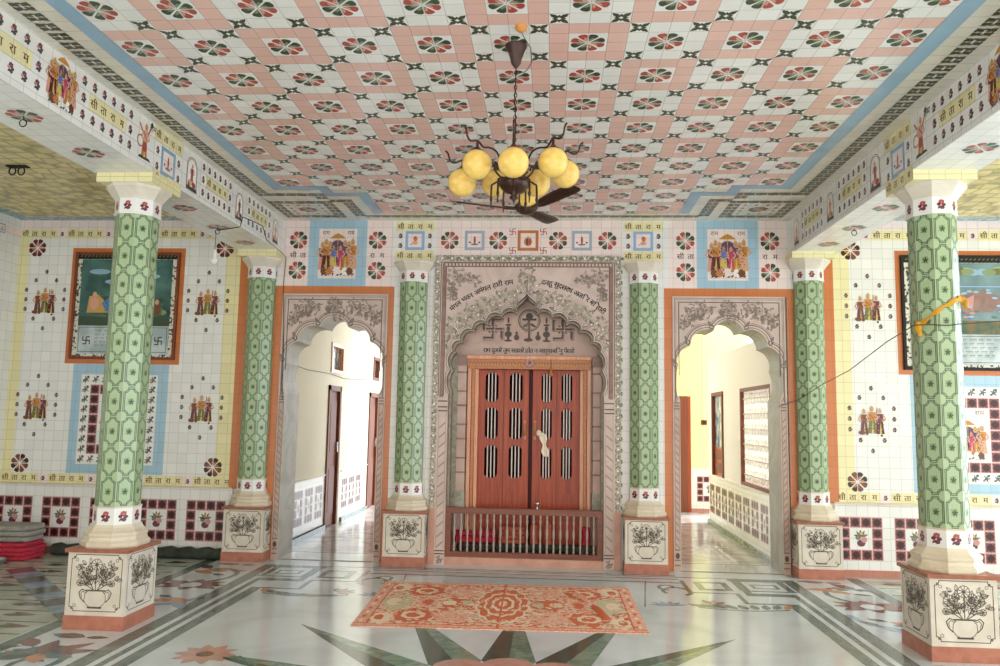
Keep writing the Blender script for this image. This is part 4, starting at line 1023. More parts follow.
# right passage: parapet, jali, window, end wall
g = G(); XR = 2.58
g.box(XR, XR+.15, .46, 3.87, 0, .70, 'plaster_w'); g.box(XR-.02, XR+.17, .46, 3.89, .70, .725, 'plaster_w')
cv = Cv(g, (XR, 0, 0), (0, -1, 0), (0, 0, 1), TW); dado_run(cv, -3.86, -.47); g.box(XR-.03, XR, .46, 3.87, 0, .06, 'floor_grey')
g.box(XR, XR+.15, 1.90, 2.84, .725, 1.90, 'plaster_w'); g.box(XR, XR+.15, 3.56, 3.87, .725, 1.90, 'plaster_w'); g.box(XR, XR+.15, .46, 3.87, 1.90, 2.42, 'plaster_w')
g.box(XR, XR+.15, .46, .52, .725, 1.90, 'plaster_w')
g.box(XR+.15, 4.2, 3.87, 3.97, 0, 2.5, 'plaster_w')
g.build('wall_passage_right', None, True)
g = G(); g.box(2.55, 3.5, 5.2, 5.3, 0, 4.2, 'plaster_y'); g.box(1.3, 2.36, 5.2, 5.3, 0, 4.2, 'plaster_y'); g.box(2.36, 2.55, 5.2, 5.3, 1.9, 4.2, 'plaster_y')
cv = Cv(g, (0, 5.2, 0), (1, 0, 0), (0, 0, 1), TW); cv.rect(2.55, 3.5, 0, .71, 'tcc', 1); redring(cv, 2.64, .17, 4, 4, .1045, 2); fruit(cv, 2.85, .38, .16, 3); cv.rect(2.55, 3.5, 0, .06, 'tsk', 2)
g.build('wall_passage_end', None, True)
d = bpy.data.objects.new('door_4', None); COL.objects.link(d); d.location = (2.36, 5.2, 0); d['kind'] = 'structure'
g = G(); g.box(.0, .135, -.04, .10, 0, 1.9, 'brown_wood'); g.build('frame', d); g = G(); g.box(.135, .19, .0, .05, 0, 1.9, 'door_wood'); g.build('door_panel', d)
# jali screen of interlaced crosses
d = bpy.data.objects.new('window_3', None); COL.objects.link(d); d.location = (XR, .52, .725); d['kind'] = 'structure'
g = G(); w, h = 1.38, 1.175
for a, b, c, e_ in ((0, .04, 0, h), (w-.04, w, 0, h), (.04, w-.04, 0, .035), (.04, w-.04, h-.04, h)): g.box(.0, .08, a, b, c, e_, 'brown_wood')
g.build('frame', d)
g = G(); ny, nz = 10, 6; cw, chh = (w-.08)/ny, (h-.075)/nz
for i in range(ny):
    for j in range(nz):
        cy, cz = .04+cw*(i+.5), .035+chh*(j+.5)
        for dy, dz, wy, wz in ((0, 0, cw*.5, .009), (0, 0, .009, chh*.5)): g.box(.03, .07, cy-wy, cy+wy, cz-wz, cz+wz, 'plaster_w')
        for k in range(8):
            a, b = PI/4*k, PI/4*(k+1)
            g.tube([(.05, cy+cw*.36*math.cos(a), cz+chh*.36*math.sin(a)), (.05, cy+cw*.36*math.cos(b), cz+chh*.36*math.sin(b))], .009, 'plaster_w', 4, False)
g.build('lattice', d)
d = bpy.data.objects.new('window_4', None); COL.objects.link(d); d.location = (XR, 2.84, .725); d['kind'] = 'structure'
g = G(); w = .72
for a, b, c, e_ in ((0, .05, 0, h), (w-.05, w, 0, h), (.05, w-.05, h-.05, h)): g.box(-.02, .10, a, b, c, e_, 'brown_wood')
g.build('frame', d); g = G(); g.box(.02, .05, .05, w-.05, 0, .40, 'door_wood'); g.box(.01, .02, .12, w-.12, .05, .18, 'brown_wood'); g.box(.01, .02, .12, w-.12, .23, .36, 'brown_wood'); g.build('shutter', d)
g = G(); g.box(.03, .035, .05, w-.05, .40, h-.05, 'glassy'); g.build('pane', d)
g = G(); g.box(2.72, 2.81, 5.17, 5.2, 1.43, 1.51, 'brown_wood'); g.box(2.735, 2.795, 5.16, 5.17, 1.45, 1.49, 'dark')
o = g.build('switch_box'); tag(o, 'small brown switch box on the yellow end wall of the right passage', 'switch box')
g = G(); g.tube([(2.765, 5.19, 1.51), (2.765, 5.19, 2.6), (2.765, 5.19, 4.1)], .008, 'plaster', 6); o = g.build('conduit_pipe'); tag(o, 'thin pale conduit rising from the brown switch box', 'pipe')
# ------------------------------------------------------------------ columns
def octa(cvs_a): return cvs_a
def facet(g, a, k, z0, T=TW):
    """canvas on facet k of an octagon with apothem a"""
    t = PI/4*k; n = Vector((math.cos(t), math.sin(t), 0)); u = Vector((-math.sin(t), math.cos(t), 0))
    return Cv(g, n*a+Vector((0, 0, z0)), u, (0, 0, 1), T)
OC = 1/math.cos(PI/8)
def make_column():
    root = bpy.data.objects.new('column', None); COL.objects.link(root)
    w = .2135; ph = .535
    g = G(); g.box(-w+.006, w-.006, -w+.006, w-.006, .095, ph-.02, 'ped')
    for k, (u, n) in enumerate((((1, 0, 0), (0, -1, 0)), ((0, 1, 0), (1, 0, 0)), ((0, -1, 0), (-1, 0, 0)), ((-1, 0, 0), (0, 1, 0)))):
        cv = Cv(g, Vector(n)*(w-.006), u, (0, 0, 1)); panel_frame(cv, -w+.035, w-.035, .125, .50); urn(cv, 0, .145, .345)
    ped = g.build('pedestal', root)
    g = G(); g.box(-w, w, -w, w, 0, .095, 'ped_skirt'); g.build('skirting', ped)
    g = G(); g.box(-w-.012, w+.012, -w-.012, w+.012, ph-.02, ph+.005, 'slab_brown'); g.build('slab', ped)
    g = G(); prof = [(.205, .54), (.212, .552), (.212, .575), (.196, .59), (.190, .61), (.196, .625), (.196, .64), (.176, .655), (.160, .675), (.155, .692)]
    g.lathe([(r*OC, z) for r, z in prof], 'mould', n=8, smooth=False, ang=PI/8); g.build('base_molding', root)
    g = G(); g.lathe([(.146*OC, .69), (.146*OC, .815)], 'tw', n=8, smooth=False, ang=PI/8); g.lathe([(.150*OC, .806), (.150*OC, .818)], 'mould', n=8, smooth=False, ang=PI/8)
    for k in range(8):
        cv = facet(g, .146, k, 0); sprig(cv, 0, .752, .125, ('red', 'plum', 'maroon'), 2)
    g.build('tile_band', root)
    a = .1395; g = G(); g.lathe([(a*OC, .815), (a*OC, 2.915)], 'tg', n=8, smooth=False, ang=PI/8)
    hw = a*math.tan(PI/8)
    for k in range(8):
        cv = facet(g, a, k, 0)
        for j in range(10):
            z = .815+.21*(j+.5)
            for ww, hh, c in ((hw-.0075, .0985, .030), (hw-.0165, .0885, .026)):
                P = [(-ww+c, -hh), (ww-c, -hh), (ww-c, -hh+c*.35), (ww-c*.35, -hh+c), (ww, -hh+c), (ww, hh-c), (ww-c*.35, hh-c), (ww-c, hh-c*.35), (ww-c, hh), (-ww+c, hh), (-ww+c, hh-c*.35), (-ww+c*.35, hh-c), (-ww, hh-c), (-ww, -hh+c), (-ww+c*.35, -hh+c), (-ww+c, -hh+c*.35)]
                cv.line([(p, z+q) for p, q in P], .0052, 'lineg', 1, True)
            for q in range(9): cv.leaf(0, z, .7*q+.3, .034, .012, 'green' if q % 2 else 'lgreen', 1)
            cv.ell(0, z, .020, .024, 'green', 2, 9)
            for q in range(5): cv.leaf(.002, z-.002, 1.25*q+.3, .022, .010, 'dgreen' if q % 2 else 'lineg', 3)
            for sx in (-1, 1):
                for dz in (-.05, .05): cv.leaf(sx*.012, z+dz*.8, PI/2 if dz > 0 else -PI/2, .016, .006, 'lgreen', 1)
    g.build('shaft', root)
    g = G(); g.lathe([(.150*OC, 2.912), (.150*OC, 2.925), (.146*OC, 2.928), (.146*OC, 3.028), (.152*OC, 3.032)], 'tw', n=8, smooth=False, ang=PI/8)
    for k in range(8):
        cv = facet(g, .146, k, 0); sprig(cv, 0, 2.978, .115, ('red', 'plum', 'maroon'), 2)
    g.build('tile_band', root)
    g = G(); g.lathe([(.152*OC, 3.03), (.160*OC, 3.045), (.196*OC, 3.095), (.207*OC, 3.105), (.207*OC, 3.127)], 'ped', n=8, smooth=False, ang=PI/8); g.build('capital', root)
    return root
col0 = make_column(); col0.location = (-2.855, -2.575, 0)
tag(col0, 'freestanding green-tiled octagonal column at front left, beside the dim left aisle', 'column', 'green tiled columns')
g = G(); g.box(-.209, .209, -.215, .215, 3.127, HB, 'ty', TW)
ab = g.build('abacus', col0)
colR = copy_tree(col0); colR.location = (2.86, -2.575, 0); colR['label'] = 'freestanding green-tiled octagonal column at front right, with a yellow sash tied round it'
# engaged copies: cut flush with the wall
cutmesh = {}
def cut(me):
    if me.name not in cutmesh:
        bm = bmesh.new(); bm.from_mesh(me)
        bmesh.ops.bisect_plane(bm, geom=bm.verts[:]+bm.edges[:]+bm.faces[:], plane_co=(0, .004, 0), plane_no=(0, 1, 0), clear_outer=True)
        m2 = me.copy(); bm.to_mesh(m2); bm.free(); cutmesh[me.name] = m2
    return cutmesh[me.name]
for x, lab, abac in ((-2.86, 'green-tiled column against the back wall at the left edge of the left archway', True), (-1.222, 'green-tiled column against the back wall between the left archway and the wooden door', False),
                     (1.172, 'green-tiled column against the back wall between the wooden door and the right archway', False), (2.83, 'green-tiled column against the back wall at the right edge of the right archway', True)):
    c = copy_tree(col0); c.location = (x, -.005, 0); c['label'] = lab
    for ch in list(c.children):
        if ch.name.startswith('abacus') and not abac: bpy.data.objects.remove(ch); continue
        ch.data = cut(ch.data)
        for gc in ch.children: gc.data = cut(gc.data)
        if not abac and (ch.name.startswith('capital') or (ch.name.startswith('tile_band') and max(v.co.z for v in ch.data.vertices) > 2)): ch.location.z = -.036

# ------------------------------------------------------------------ framed pictures
def picture(s):
    x0, x1 = (-4.955, -3.785) if s < 0 else (3.755, 4.925)
    c = (x0+x1)/2; z0, z1 = 2.035, 3.20; w = x1-x0; h = z1-z0
    e = empty('framed_picture', 'framed picture of a dark green landscape with a blue figure, on the left aisle wall' if s < 0 else 'framed picture of a pale grey-blue river scene, on the right aisle wall', 'picture', (c, 0, z0), 0)
    g = G(); f = .028; fm = 'brown_wood' if s < 0 else 'dark'
    for a, b, p, q in ((-w/2, w/2, 0, f), (-w/2, w/2, h-f, h), (-w/2, -w/2+f, f, h-f), (w/2-f, w/2, f, h-f)): g.box(a, b, -.03, -.002, p, q, fm)
    g.build('frame', e)
    g = G(); y = -.012; g.box(-w/2+f, w/2-f, y, -.002, f, h-f, 'mosaic')
    cv = Cv(g, (0, y, 0), (1, 0, 0), (0, 0, 1)); cv.rect(-w/2+f, w/2-f, h-.075, h-f, 'dark', 1)
    for k in range(26): cv.leaf(-w/2+f+.02+k*.042, h-.05, .6, .035, .014, 'olive', 2)
    g.build('mosaic_border', e)
    m = .078
    g = G(); g.box(-w/2+m, w/2-m, -.02, -.0125, .36, h-.08, 'pic_sky' if s < 0 else 'pic_sky2'); cv = Cv(g, (0, -.02, 0), (1, 0, 0), (0, 0, 1))
    cv.rect(-w/2+m, w/2-m, .36, .46 if s < 0 else .50, 'pic_low' if s > 0 else 'dgreen', 1)
    r = random.Random(9+s)
    if s < 0:
        for k in range(26): cv.ell(-.42+.84*r.random(), .50+.16*r.random(), .06, .03, r.choice(['olive', 'dgreen', 'pic_low', 'green']), 1, 9)
        for (x, z, rx, rz) in ((-.3, .95, .12, .03), (.05, 1.0, .16, .035), (.28, .9, .1, .025), (-.1, .84, .14, .03)): cv.ell(x, z, rx, rz, 'tcb', 1, 12)
        cv.poly([(-.42, .5), (-.40, .68), (-.30, .70), (-.22, .62), (-.18, .5)], 'gold', 3); cv.poly([(.16, .5), (.20, .66), (.30, .64), (.42, .56), (.42, .48)], 'olive', 3)
        cv.poly([(-.22, .52), (-.17, .70), (-.10, .74), (-.05, .66), (-.02, .56), (-.10, .50)], 'blue', 5); cv.ell(-.10, .79, .028, .034, 'blue', 6, 9); cv.poly([(-.13, .81), (-.07, .81), (-.10, .87)], 'gold', 7)
        cv.line([(-.17, .66), (-.24, .60), (-.20, .54)], .022, 'blue', 6); cv.poly([(-.06, .48), (.0, .60), (.06, .62), (.10, .54), (.10, .46)], 'orange', 4)
        for x, c_ in ((-.34, 'lred'), (.02, 'yel'), (.27, 'orange'), (.36, 'brown')): cv.ell(x, .70 if x < .1 else .62, .025, .03, 'skin', 5, 8); cv.ell(x, .60 if x < .1 else .54, .05, .07, c_, 4, 9)
    else:
        for k in range(14): cv.ell(-.4+.8*r.random(), .98+.06*r.random(), .07, .035, r.choice(['lgreen', 'green', 'olive', 'tcb']), 1, 9)
        cv.poly([(-.10, .66), (.08, .78), (.26, .80), (.40, .72), (.30, .60), (.05, .56)], 'stone_brown', 2); cv.poly([(-.36, .56), (-.26, .60), (-.16, .82), (-.24, .86), (-.34, .70)], 'brown', 2)
        cv.poly([(.0, .70), (.12, .76), (.10, .60)], 'rosy', 3); cv.ell(-.2, .88, .035, .04, 'skin', 4, 9); cv.rect(-w/2+m, w/2-m, .84, .85, 'lblue', 2)
        for k in range(40): cv.ell(-.4+.8*r.random(), .52+.3*r.random(), .03, .012, r.choice(['rosy', 'greyb', 'grey', 'lblue', 'tgreen']), 5, 8)
    g.build('canvas', e)
    g = G(); g.box(-w/2+m, w/2-m, -.022, -.0125, .055, .36, 'pic_cap'); cv = Cv(g, (0, -.022, 0), (1, 0, 0), (0, 0, 1))
    cv.ring(-w/2+m+.015, w/2-m-.015, .075, .345, .006, 'dgrey', 1)
    for sx in (-1, 1): swastika(cv, sx*.40, .20, .075, 'ink', 1, .16)
    for j in range(5):
        x = -.31
        while x < .30:
            l_ = .03+.05*r.random(); zz = .30-.04*j
            cv.rect(x, x+l_, zz+.010, zz+.013, 'ink', 1)
            for q in range(int(l_/.014)): cv.line([(x+.007+q*.014, zz+.011), (x+.004+q*.014+.006*r.random(), zz-.008)], .0025, 'ink', 1)
            x += l_+.02
    g.build('caption', e)
picture(-1); picture(1)

# ------------------------------------------------------------------ rug
RQ = [(-1.168, -2.447), (.935, -2.374), (.928, -.894), (-1.226, -.95)]
RC = (-.12, -1.66)
class Rc(Cv):
    def poly(s, pts, mat, l=1):
        a = sum(pts[i-1][0]*pts[i][1]-pts[i][0]*pts[i-1][1] for i in range(len(pts)))
        if a < 0: pts = pts[::-1]
        out = []; s.i = (s.i+1) % 40
        for u, v in pts:
            u = (max(-1, min(1, u))+1)/2; v = (max(-1, min(1, v))+1)/2
            x = (RQ[0][0]*(1-u)+RQ[1][0]*u)*(1-v)+(RQ[3][0]*(1-u)+RQ[2][0]*u)*v; y = (RQ[0][1]*(1-u)+RQ[1][1]*u)*(1-v)+(RQ[3][1]*(1-u)+RQ[2][1]*u)*v
            out.append((x-RC[0], y-RC[1], .006+l*.0004+s.i*1e-5))
        s.g.face(out, mat)
g = G(); b = [(x-RC[0], y-RC[1]) for x, y in RQ]
g.face([(x, y, .006) for x, y in b], 'rugbase')
for i in range(4): (xa, ya), (xb, yb) = b[i-1], b[i]; g.face([(xa, ya, 0), (xb, yb, 0), (xb, yb, .006), (xa, ya, .006)], 'rugpink')
rc = Rc(g, (0, 0, 0), (1, 0, 0), (0, 1, 0))
rc.rect(-1, 1, -1, -.90, 'rugpink', 1); rc.rect(-1, 1, .90, 1, 'rugpink', 1); rc.rect(-1, -.91, -.9, .9, 'rugpink', 1); rc.rect(.91, 1, -.9, .9, 'rugpink', 1)
plain('rug_o', srgb(214, 112, 72), .95, bump=.3, nscale=60); plain('rug_c', srgb(238, 218, 188), .95); plain('rug_g', srgb(206, 196, 160), .95)
rc.rect(-1, 1, -.905, -.885, 'rug_o', 2); rc.rect(-1, 1, .885, .905, 'rug_o', 2); rc.rect(-.915, -.903, -.9, .9, 'rug_o', 2); rc.rect(.903, .915, -.9, .9, 'rug_o', 2); rc.rect(-1, 1, -1, -.985, 'rug_o', 2); rc.rect(-1, 1, .985, 1, 'rug_o', 2)
def scallop(x, y, rx, ry, n, m, l, amp=.12):
    rc.poly([(x+rx*(1+amp*abs(math.sin(n*t/2)))*math.cos(t), y+ry*(1+amp*abs(math.sin(n*t/2)))*math.sin(t)) for t in [2*PI*k/72 for k in range(72)]], m, l)
for x, y, rx, ry, n, m in ((0, 0, .185, .74, 14, 'rug_c'), (0, 0, .17, .68, 14, 'rug_o'), (0, 0, .13, .50, 10, 'rug_c'), (0, 0, .115, .44, 10, 'rug_o'), (0, 0, .08, .30, 8, 'rug_c'), (0, 0, .06, .22, 8, 'rug_o'), (0, 0, .03, .12, 6, 'rug_c')): scallop(x, y, rx, ry, n, m, 3+round((.2-rx)*50))
for sx in (-1, 1):
    for y, ry in ((.55, .22), (-.55, .22)): scallop(sx*.33, y, .13, ry, 10, 'rugpink', 3); scallop(sx*.62, y, .13, .24, 9, 'rug_o', 3); scallop(sx*.62, y, .08, .14, 8, 'rug_c', 4); scallop(sx*.62, y, .05, .09, 7, 'rug_o', 5)
    scallop(sx*.33, 0, .12, .22, 8, 'rug_o', 4); scallop(sx*.40, 0, .05, .10, 6, 'rug_c', 5); scallop(sx*.26, 0, .04, .1, 6, 'rug_g', 5)
    scallop(sx*.79, 0, .09, .30, 9, 'rug_g', 3, .3); scallop(sx*.82, .0, .05, .16, 7, 'rug_c', 4); scallop(sx*.56, 0, .07, .2, 7, 'rugpink', 4); scallop(sx*.56, 0, .04, .12, 7, 'rug_o', 5)
    for y in (-.7, .7): scallop(sx*.83, y, .06, .18, 7, 'rug_c', 3, .3); scallop(sx*.85, y*.95, .03, .09, 6, 'rug_o', 4)
    for k in range(14):
        for y in (-.82, .82): rc.leaf(sx*(.06+.065*k), y, R(40 if k % 2 else 140), .05, .06, 'rug_o' if k % 2 else 'rug_g', 3)
    for k in range(11): rc.leaf(sx*.957, -.85+.165*k, PI/2, .11, .03, 'rug_o' if k % 2 else 'rug_c', 3)
    for k in range(8): rc.leaf(sx*(.2+.05*(k % 3)), -.6+.17*k, R(30+40*k), .07, .09, 'rug_c' if k % 2 else 'rug_g', 6)
# creases
for pts in ([(.80, -.05, .006), (.76, .18, .006), (.70, .45, .006)], [(.62, .62, .006), (.66, .40, .006), (.74, .22, .006)], [(.02, -.70, .004), (.0, 0, .004), (-.01, .70, .004)]):
    pass
def ridge(p, q, wd, h, m):
    p, q = Vector(p), Vector(q); d = (q-p).normalized(); n = Vector((-d.y, d.x, 0)); rows = []
    for i in range(9):
        t = i/8; c = p.lerp(q, t); e_ = math.sin(PI*t)**.6 if 0 < t < 1 else 0
        rows.append([c+n*(wd*(k-4)/4)+Vector((0, 0, .008+h*e_*math.cos(PI/2*(k-4)/4)**1.5 if abs(k-4) < 4 else .007)) for k in range(9)])
    g.grid(rows, m)
rr_ = random.Random(21)
for k in range(420):
    u, v = rr_.uniform(-.89, .89), rr_.uniform(-.86, .86); m_ = rr_.choice(['rug_c', 'rug_o', 'rugpink', 'rug_c'])
    if k % 3: rc.leaf(u, v, rr_.random()*6.28, .045, .035, m_, 11)
    else: rc.line([(u+.018*math.cos(t), v+.045*math.sin(t)) for t in [R(40*q) for q in range(8)]], .008, m_, 11)
ridge((.70, .05, 0), (.80, -.40, 0), .028, .03, 'rug_o'); ridge((.56, .50, 0), (.69, .12, 0), .024, .022, 'rugpink'); ridge((-.01, -.74, 0), (-.03, .74, 0), .012, .006, 'rug_o')
o = g.build('rug'); o.location = (RC[0], RC[1], 0); tag(o, 'orange and cream patterned rug lying on the marble floor in front of the door', 'rug')

# ------------------------------------------------------------------ chandelier
ch = empty('chandelier', 'dark bronze chandelier with eight amber glass globes hanging from the tiled ceiling', 'chandelier', (.018, -3.90, 2.66))
CX, CY, CZ = .018, -3.90, 2.66
g = G(); g.lathe([(.062, .90), (.062, .893), (.05, .87), (.036, .83), (.026, .79), (.013, .775), (.010, .77)], 'iron', n=18); g.build('canopy', ch)
g = G()
for k in range(22):
    z = .31+.0215*k; g.tube([(.008*math.cos(a), .008*math.sin(a) if k % 2 else 0, z+.012*math.sin(a)) if k % 2 == 0 else (0, .008*math.cos(a), z+.012*math.sin(a)) for a in [2*PI*q/8 for q in range(9)]], .0028, 'iron', 5, False)
g.tube([(.0, 0, .30), (.004, .003, .45), (-.004, .002, .6), (.002, -.003, .78)], .003, 'iron', 5); g.build('chain', ch)
g = G(); g.lathe([(.006, .33), (.014, .31), (.02, .29), (.012, .27), (.03, .25), (.05, .235), (.06, .225), (.02, .215), (.015, .15), (.03, .135), (.07, .128), (.085, .115), (.088, .10), (.075, .078), (.055, .055), (.02, .045), (.016, .035), (.024, .028), (.024, .018), (.010, .01), (.006, 0), (.0001, -.008)][::-1], 'iron', n=20)
g.build('hub', ch)
GDZ = .034
globes = [(.03, -4.22, 162.5), (-.166, -4.12, 0), (.231, -4.12, 0), (-.272, -3.87, 0), (.298, -3.85, 0), (-.10, -3.70, 0), (.138, -3.68, 0), (.078, -3.60, 0)]
gz = [2.742, 2.765, 2.775, 2.745, 2.80, 2.79, 2.80, 2.765]
gzs = []
gr = G(); gr.ball((0, 0, 0), .079, 'globe', 28, 18)
gb = None
for i, (x, y, _) in enumerate(globes):
    x, y, z = x-CX, y-CY, gz[i]+GDZ-CZ; a = math.atan2(y, x); rr = math.hypot(x, y); ca, sa = math.cos(a), math.sin(a)
    P = lambda r_, h_: (r_*ca, r_*sa, h_)
    g = G(); zt = z+.085
    pts = [P(.06, .13), P(.10, .17), P(.12, .22), P(.15, .25), P(.20, .255), P(rr*.85, .245), P(rr, zt+.045), P(rr+.05, zt+.03), P(rr+.075, zt+.05), P(rr+.085, zt+.085), P(rr+.10, zt+.10)]
    g.tube(smooth(pts, 3), .0055, 'iron', 7)
    g.tube([P(rr, zt+.045), P(rr, zt)], .008, 'iron', 8)
    g.tube([P(.09, .12), P(.125, .10), P(.128, .02), P(.126, -.03)], [.005, .006, .006, .003], 'iron', 6)
    g.ball(P(.127, .02), .009, 'iron', 8, 6, (1, 1, 2))
    arm = g.build('arm', ch)
    g = G(); g.lathe([(.036, -.016), (.040, -.008), (.036, 0), (.018, .010), (.012, .02)], 'ironrim', (x, y, z+.074), 16); g.build('shade_holder', arm)
    if gb is None: o = gb = gr.build('lamp_shade', ch)
    else: o = gb.copy(); COL.objects.link(o); o.parent = ch
    o.location = (x, y, z)
# disused clay hook rose beside the canopy
e = empty('ceiling_rose', 'small clay-coloured ceiling rose with a loose dark wire, beside the chandelier canopy', 'ceiling rose', (.055, -4.12, H))
g = G(); g.lathe([(.034, 0), (.034, -.006), (.028, -.022), (.016, -.034), (.0001, -.038)][::-1], 'clay', n=16); g.build('body', e)
g = G(); g.tube([(0, 0, -.034), (.02, .03, -.06), (.05, .07, -.09), (.055, .09, -.16), (.03, .10, -.20), (.01, .09, -.22)], .0025, 'wire', 5); g.build('wire', e)
# ------------------------------------------------------------------ ceiling fan
f = empty('ceiling_fan', 'brown three-bladed ceiling fan at rest behind the chandelier', 'fan', (0, -1.5, 3.29))
g = G(); g.lathe([(.02, -.06), (.05, -.055), (.085, -.035), (.10, -.01), (.10, .015), (.08, .035), (.04, .045), (.018, .06)], 'fan', n=24); g.build('motor', f)
g = G(); g.tube([(0, 0, .05), (0, 0, .27)], .011, 'fan', 8); g.lathe([(.02, .05), (.03, .07), (.014, .10)], 'fan', n=12); g.lathe([(.014, .20), (.045, .235), (.05, .268)], 'fan', n=14); g.build('rod', f)
for a in (-51, 189, 69):
    g = G(); ca, sa = math.cos(R(a)), math.sin(R(a)); pts = []
    for x, w in ((.13, .032), (.18, .052), (.35, .062), (.58, .068), (.64, .060), (.66, .04)): pts.append((x, w))
    tl = .016
    rim = [(x, -w) for x, w in pts]+[(x, w) for x, w in reversed(pts)]
    Q = lambda x, y, dz: (x*ca-y*sa, x*sa+y*ca, -.012-y*.22+dz+.075*max(0, x-.1))
    n = len(pts)
    for i in range(n-1):
        (x0_, w0), (x1_, w1) = pts[i], pts[i+1]
        g.face([Q(x0_, -w0, 0), Q(x1_, -w1, 0), Q(x1_, w1, 0), Q(x0_, w0, 0)], 'fan'); g.face([Q(x0_, w0, -.004), Q(x1_, w1, -.004), Q(x1_, -w1, -.004), Q(x0_, -w0, -.004)], 'fan')
    for i in range(len(rim)): p, q = rim[i-1], rim[i]; g.face([Q(*p, 0), Q(*p, -.004), Q(*q, -.004), Q(*q, 0)], 'fan')
    for yy in (-.025, .0, .025): g.tube([Q(.15, yy, -.006), Q(.6, yy*1.2, -.006)], .004, 'iron', 5)
    g.tube([Q(.07, 0, 0), Q(.20, 0, -.004)], .016, 'fan', 6)
    g.build('blade', f)
# ------------------------------------------------------------------ bulb, hooks, wires, sash
e = empty('light_bulb', 'white light bulb hanging on a cord under the left beam', 'light bulb', (-2.94, -1.05, 2.90))
g = G(); g.ball((0, 0, 0), .038, 'bulbw', 18, 12); g.lathe([(.022, .03), (.018, .055), (.016, .06)], 'bulbw', n=14); g.build('glass', e)
g = G(); g.lathe([(.019, .055), (.019, .10), (.010, .108)], 'bulbw', n=12); g.build('socket', e)
g = G(); g.tube([(0, 0, .105), (.002, 0, .2), (0, 0, .292)], .003, 'wire', 6); g.build('cord', e)
def hook(x, y, z, lab, s=1):
    g = G(); g.tube([(0, 0, 0), (0, 0, -.02)], .004, 'iron', 6); g.tube([(.022*math.sin(t), 0, -.042+.022*math.cos(t)) for t in [2*PI*k/12 for k in range(13)]], .0035, 'iron', 6, False)
    o = g.build('ceiling_hook'); o.location = (x, y, z-.002); tag(o, lab, 'hook', 'hooks under the beams')
hook(-2.875, -3.85, HB, 'iron ring hook under the left beam, nearest the viewer'); hook(2.87, -1.17, HB, 'iron ring hook under the right beam, behind the front right column'); hook(-2.87, -1.17, HB, 'iron ring hook under the left beam beside the hanging bulb cord')
e = empty('ceiling_fitting', 'small black iron fitting with two loops on the shell-patterned left aisle ceiling', 'fitting', (-4.36, -1.85, H))
g = G(); g.box(-.09, .09, -.03, .03, -.012, -.001, 'dark'); g.build('plate', e)
for dx in (-.045, .035):
    g = G(); g.tube([(dx+.03*math.sin(t), 0, -.045+.035*math.cos(t)) for t in [2*PI*k/12 for k in range(13)]], .006, 'dark', 6, False); g.build('loop', e)
g = G(); g.tube([(-2.925, -1.058, HB-.004), (-2.8, -1.12, HB-.006), (-2.648, -1.195, HB-.004), (-2.644, -1.19, 3.22), (-2.644, -1.159, 3.294), (-2.644, -.90, 3.32), (-2.644, -.659, 3.334), (-2.644, -.60, 3.29), (-2.644, -.534, 3.221), (-2.644, -.3, 3.205), (-2.644, -.091, 3.194), (-2.62, -.012, 3.15), (-2.635, -.010, 2.855), (-2.60, -.018, 2.2), (-2.585, -.018, 1.63)], .0035, 'wire', 6)
o = g.build('electric_wire'); tag(o, 'thin black wire running along the left beam and down beside the left archway', 'wire')
g = G(); g.tube([(3.6, -2.70, 2.20), (3.18, -2.735, 2.175), (2.93, -2.733, 2.155), (2.86, -2.735, 2.145), (2.76, -2.735, 2.15), (2.66, -2.70, 2.15), (2.69, -2.2, 2.09), (2.78, -1.2, 1.94), (2.875, -.18, 1.855), (2.80, -.165, 1.80), (2.69, -.10, 1.715), (2.60, -.03, 1.68), (2.508, -.024, 1.641), (2.3, -.024, 1.62), (2.132, -.02, 1.615)][:13], .0035, 'wire', 6)
o = g.build('electric_wire'); tag(o, 'thin dark wire strung from the front right column to the right archway', 'wire')
g = G(); g.tube([(-2.71, .5, 2.05), (-2.71, 1.2, 2.02), (-2.71, 2.13, 2.03), (-2.71, 2.9, 2.0), (-2.71, 4.4, 2.06)], .004, 'wire', 6)
o = g.build('electric_wire'); tag(o, 'thin wire sagging along the plaster wall of the left passage', 'wire')
e = empty('sash', 'yellow cloth sash wrapped diagonally round the front right column', 'sash', (2.86, -2.575, 2.15))
g = G(); prof = []
def octp(t, a):
    k = round(t/(PI/4)); return a/math.cos(t-k*PI/4)
for lo in (.004, .010):
    rows = []
    for i in range(33):
        t = R(205)+R(165)*i/32; rr = octp(t, .1395)+lo; z = .0+.19*math.sin(min(1, i/26)*PI/2)+.004*math.sin(i*1.2); wd = .016+.006*math.sin(i*.9)
        rows.append([(rr*math.cos(t), rr*math.sin(t), z-wd), (rr*math.cos(t)*1.03, rr*math.sin(t)*1.03, z), (rr*math.cos(t), rr*math.sin(t), z+wd)])
    g.grid(rows if lo > .005 else [r_[::-1] for r_ in rows], 'sash')
g.build('band', e)
g = G(); g.ball((-.165, -.10, -.01), .026, 'sash', 10, 8, (1, 1, 1.5)); g.ball((-.155, -.10, -.05), .017, 'sash', 8, 6, (1, .8, 1.8)); g.build('knot', e)
g = G(); g.ball((.16, -.03, .19), .024, 'sash', 10, 8, (1.4, .8, 1)); g.ball((.185, -.04, .16), .02, 'sash', 10, 8, (.9, .8, 1.6)); g.build('bow', e)
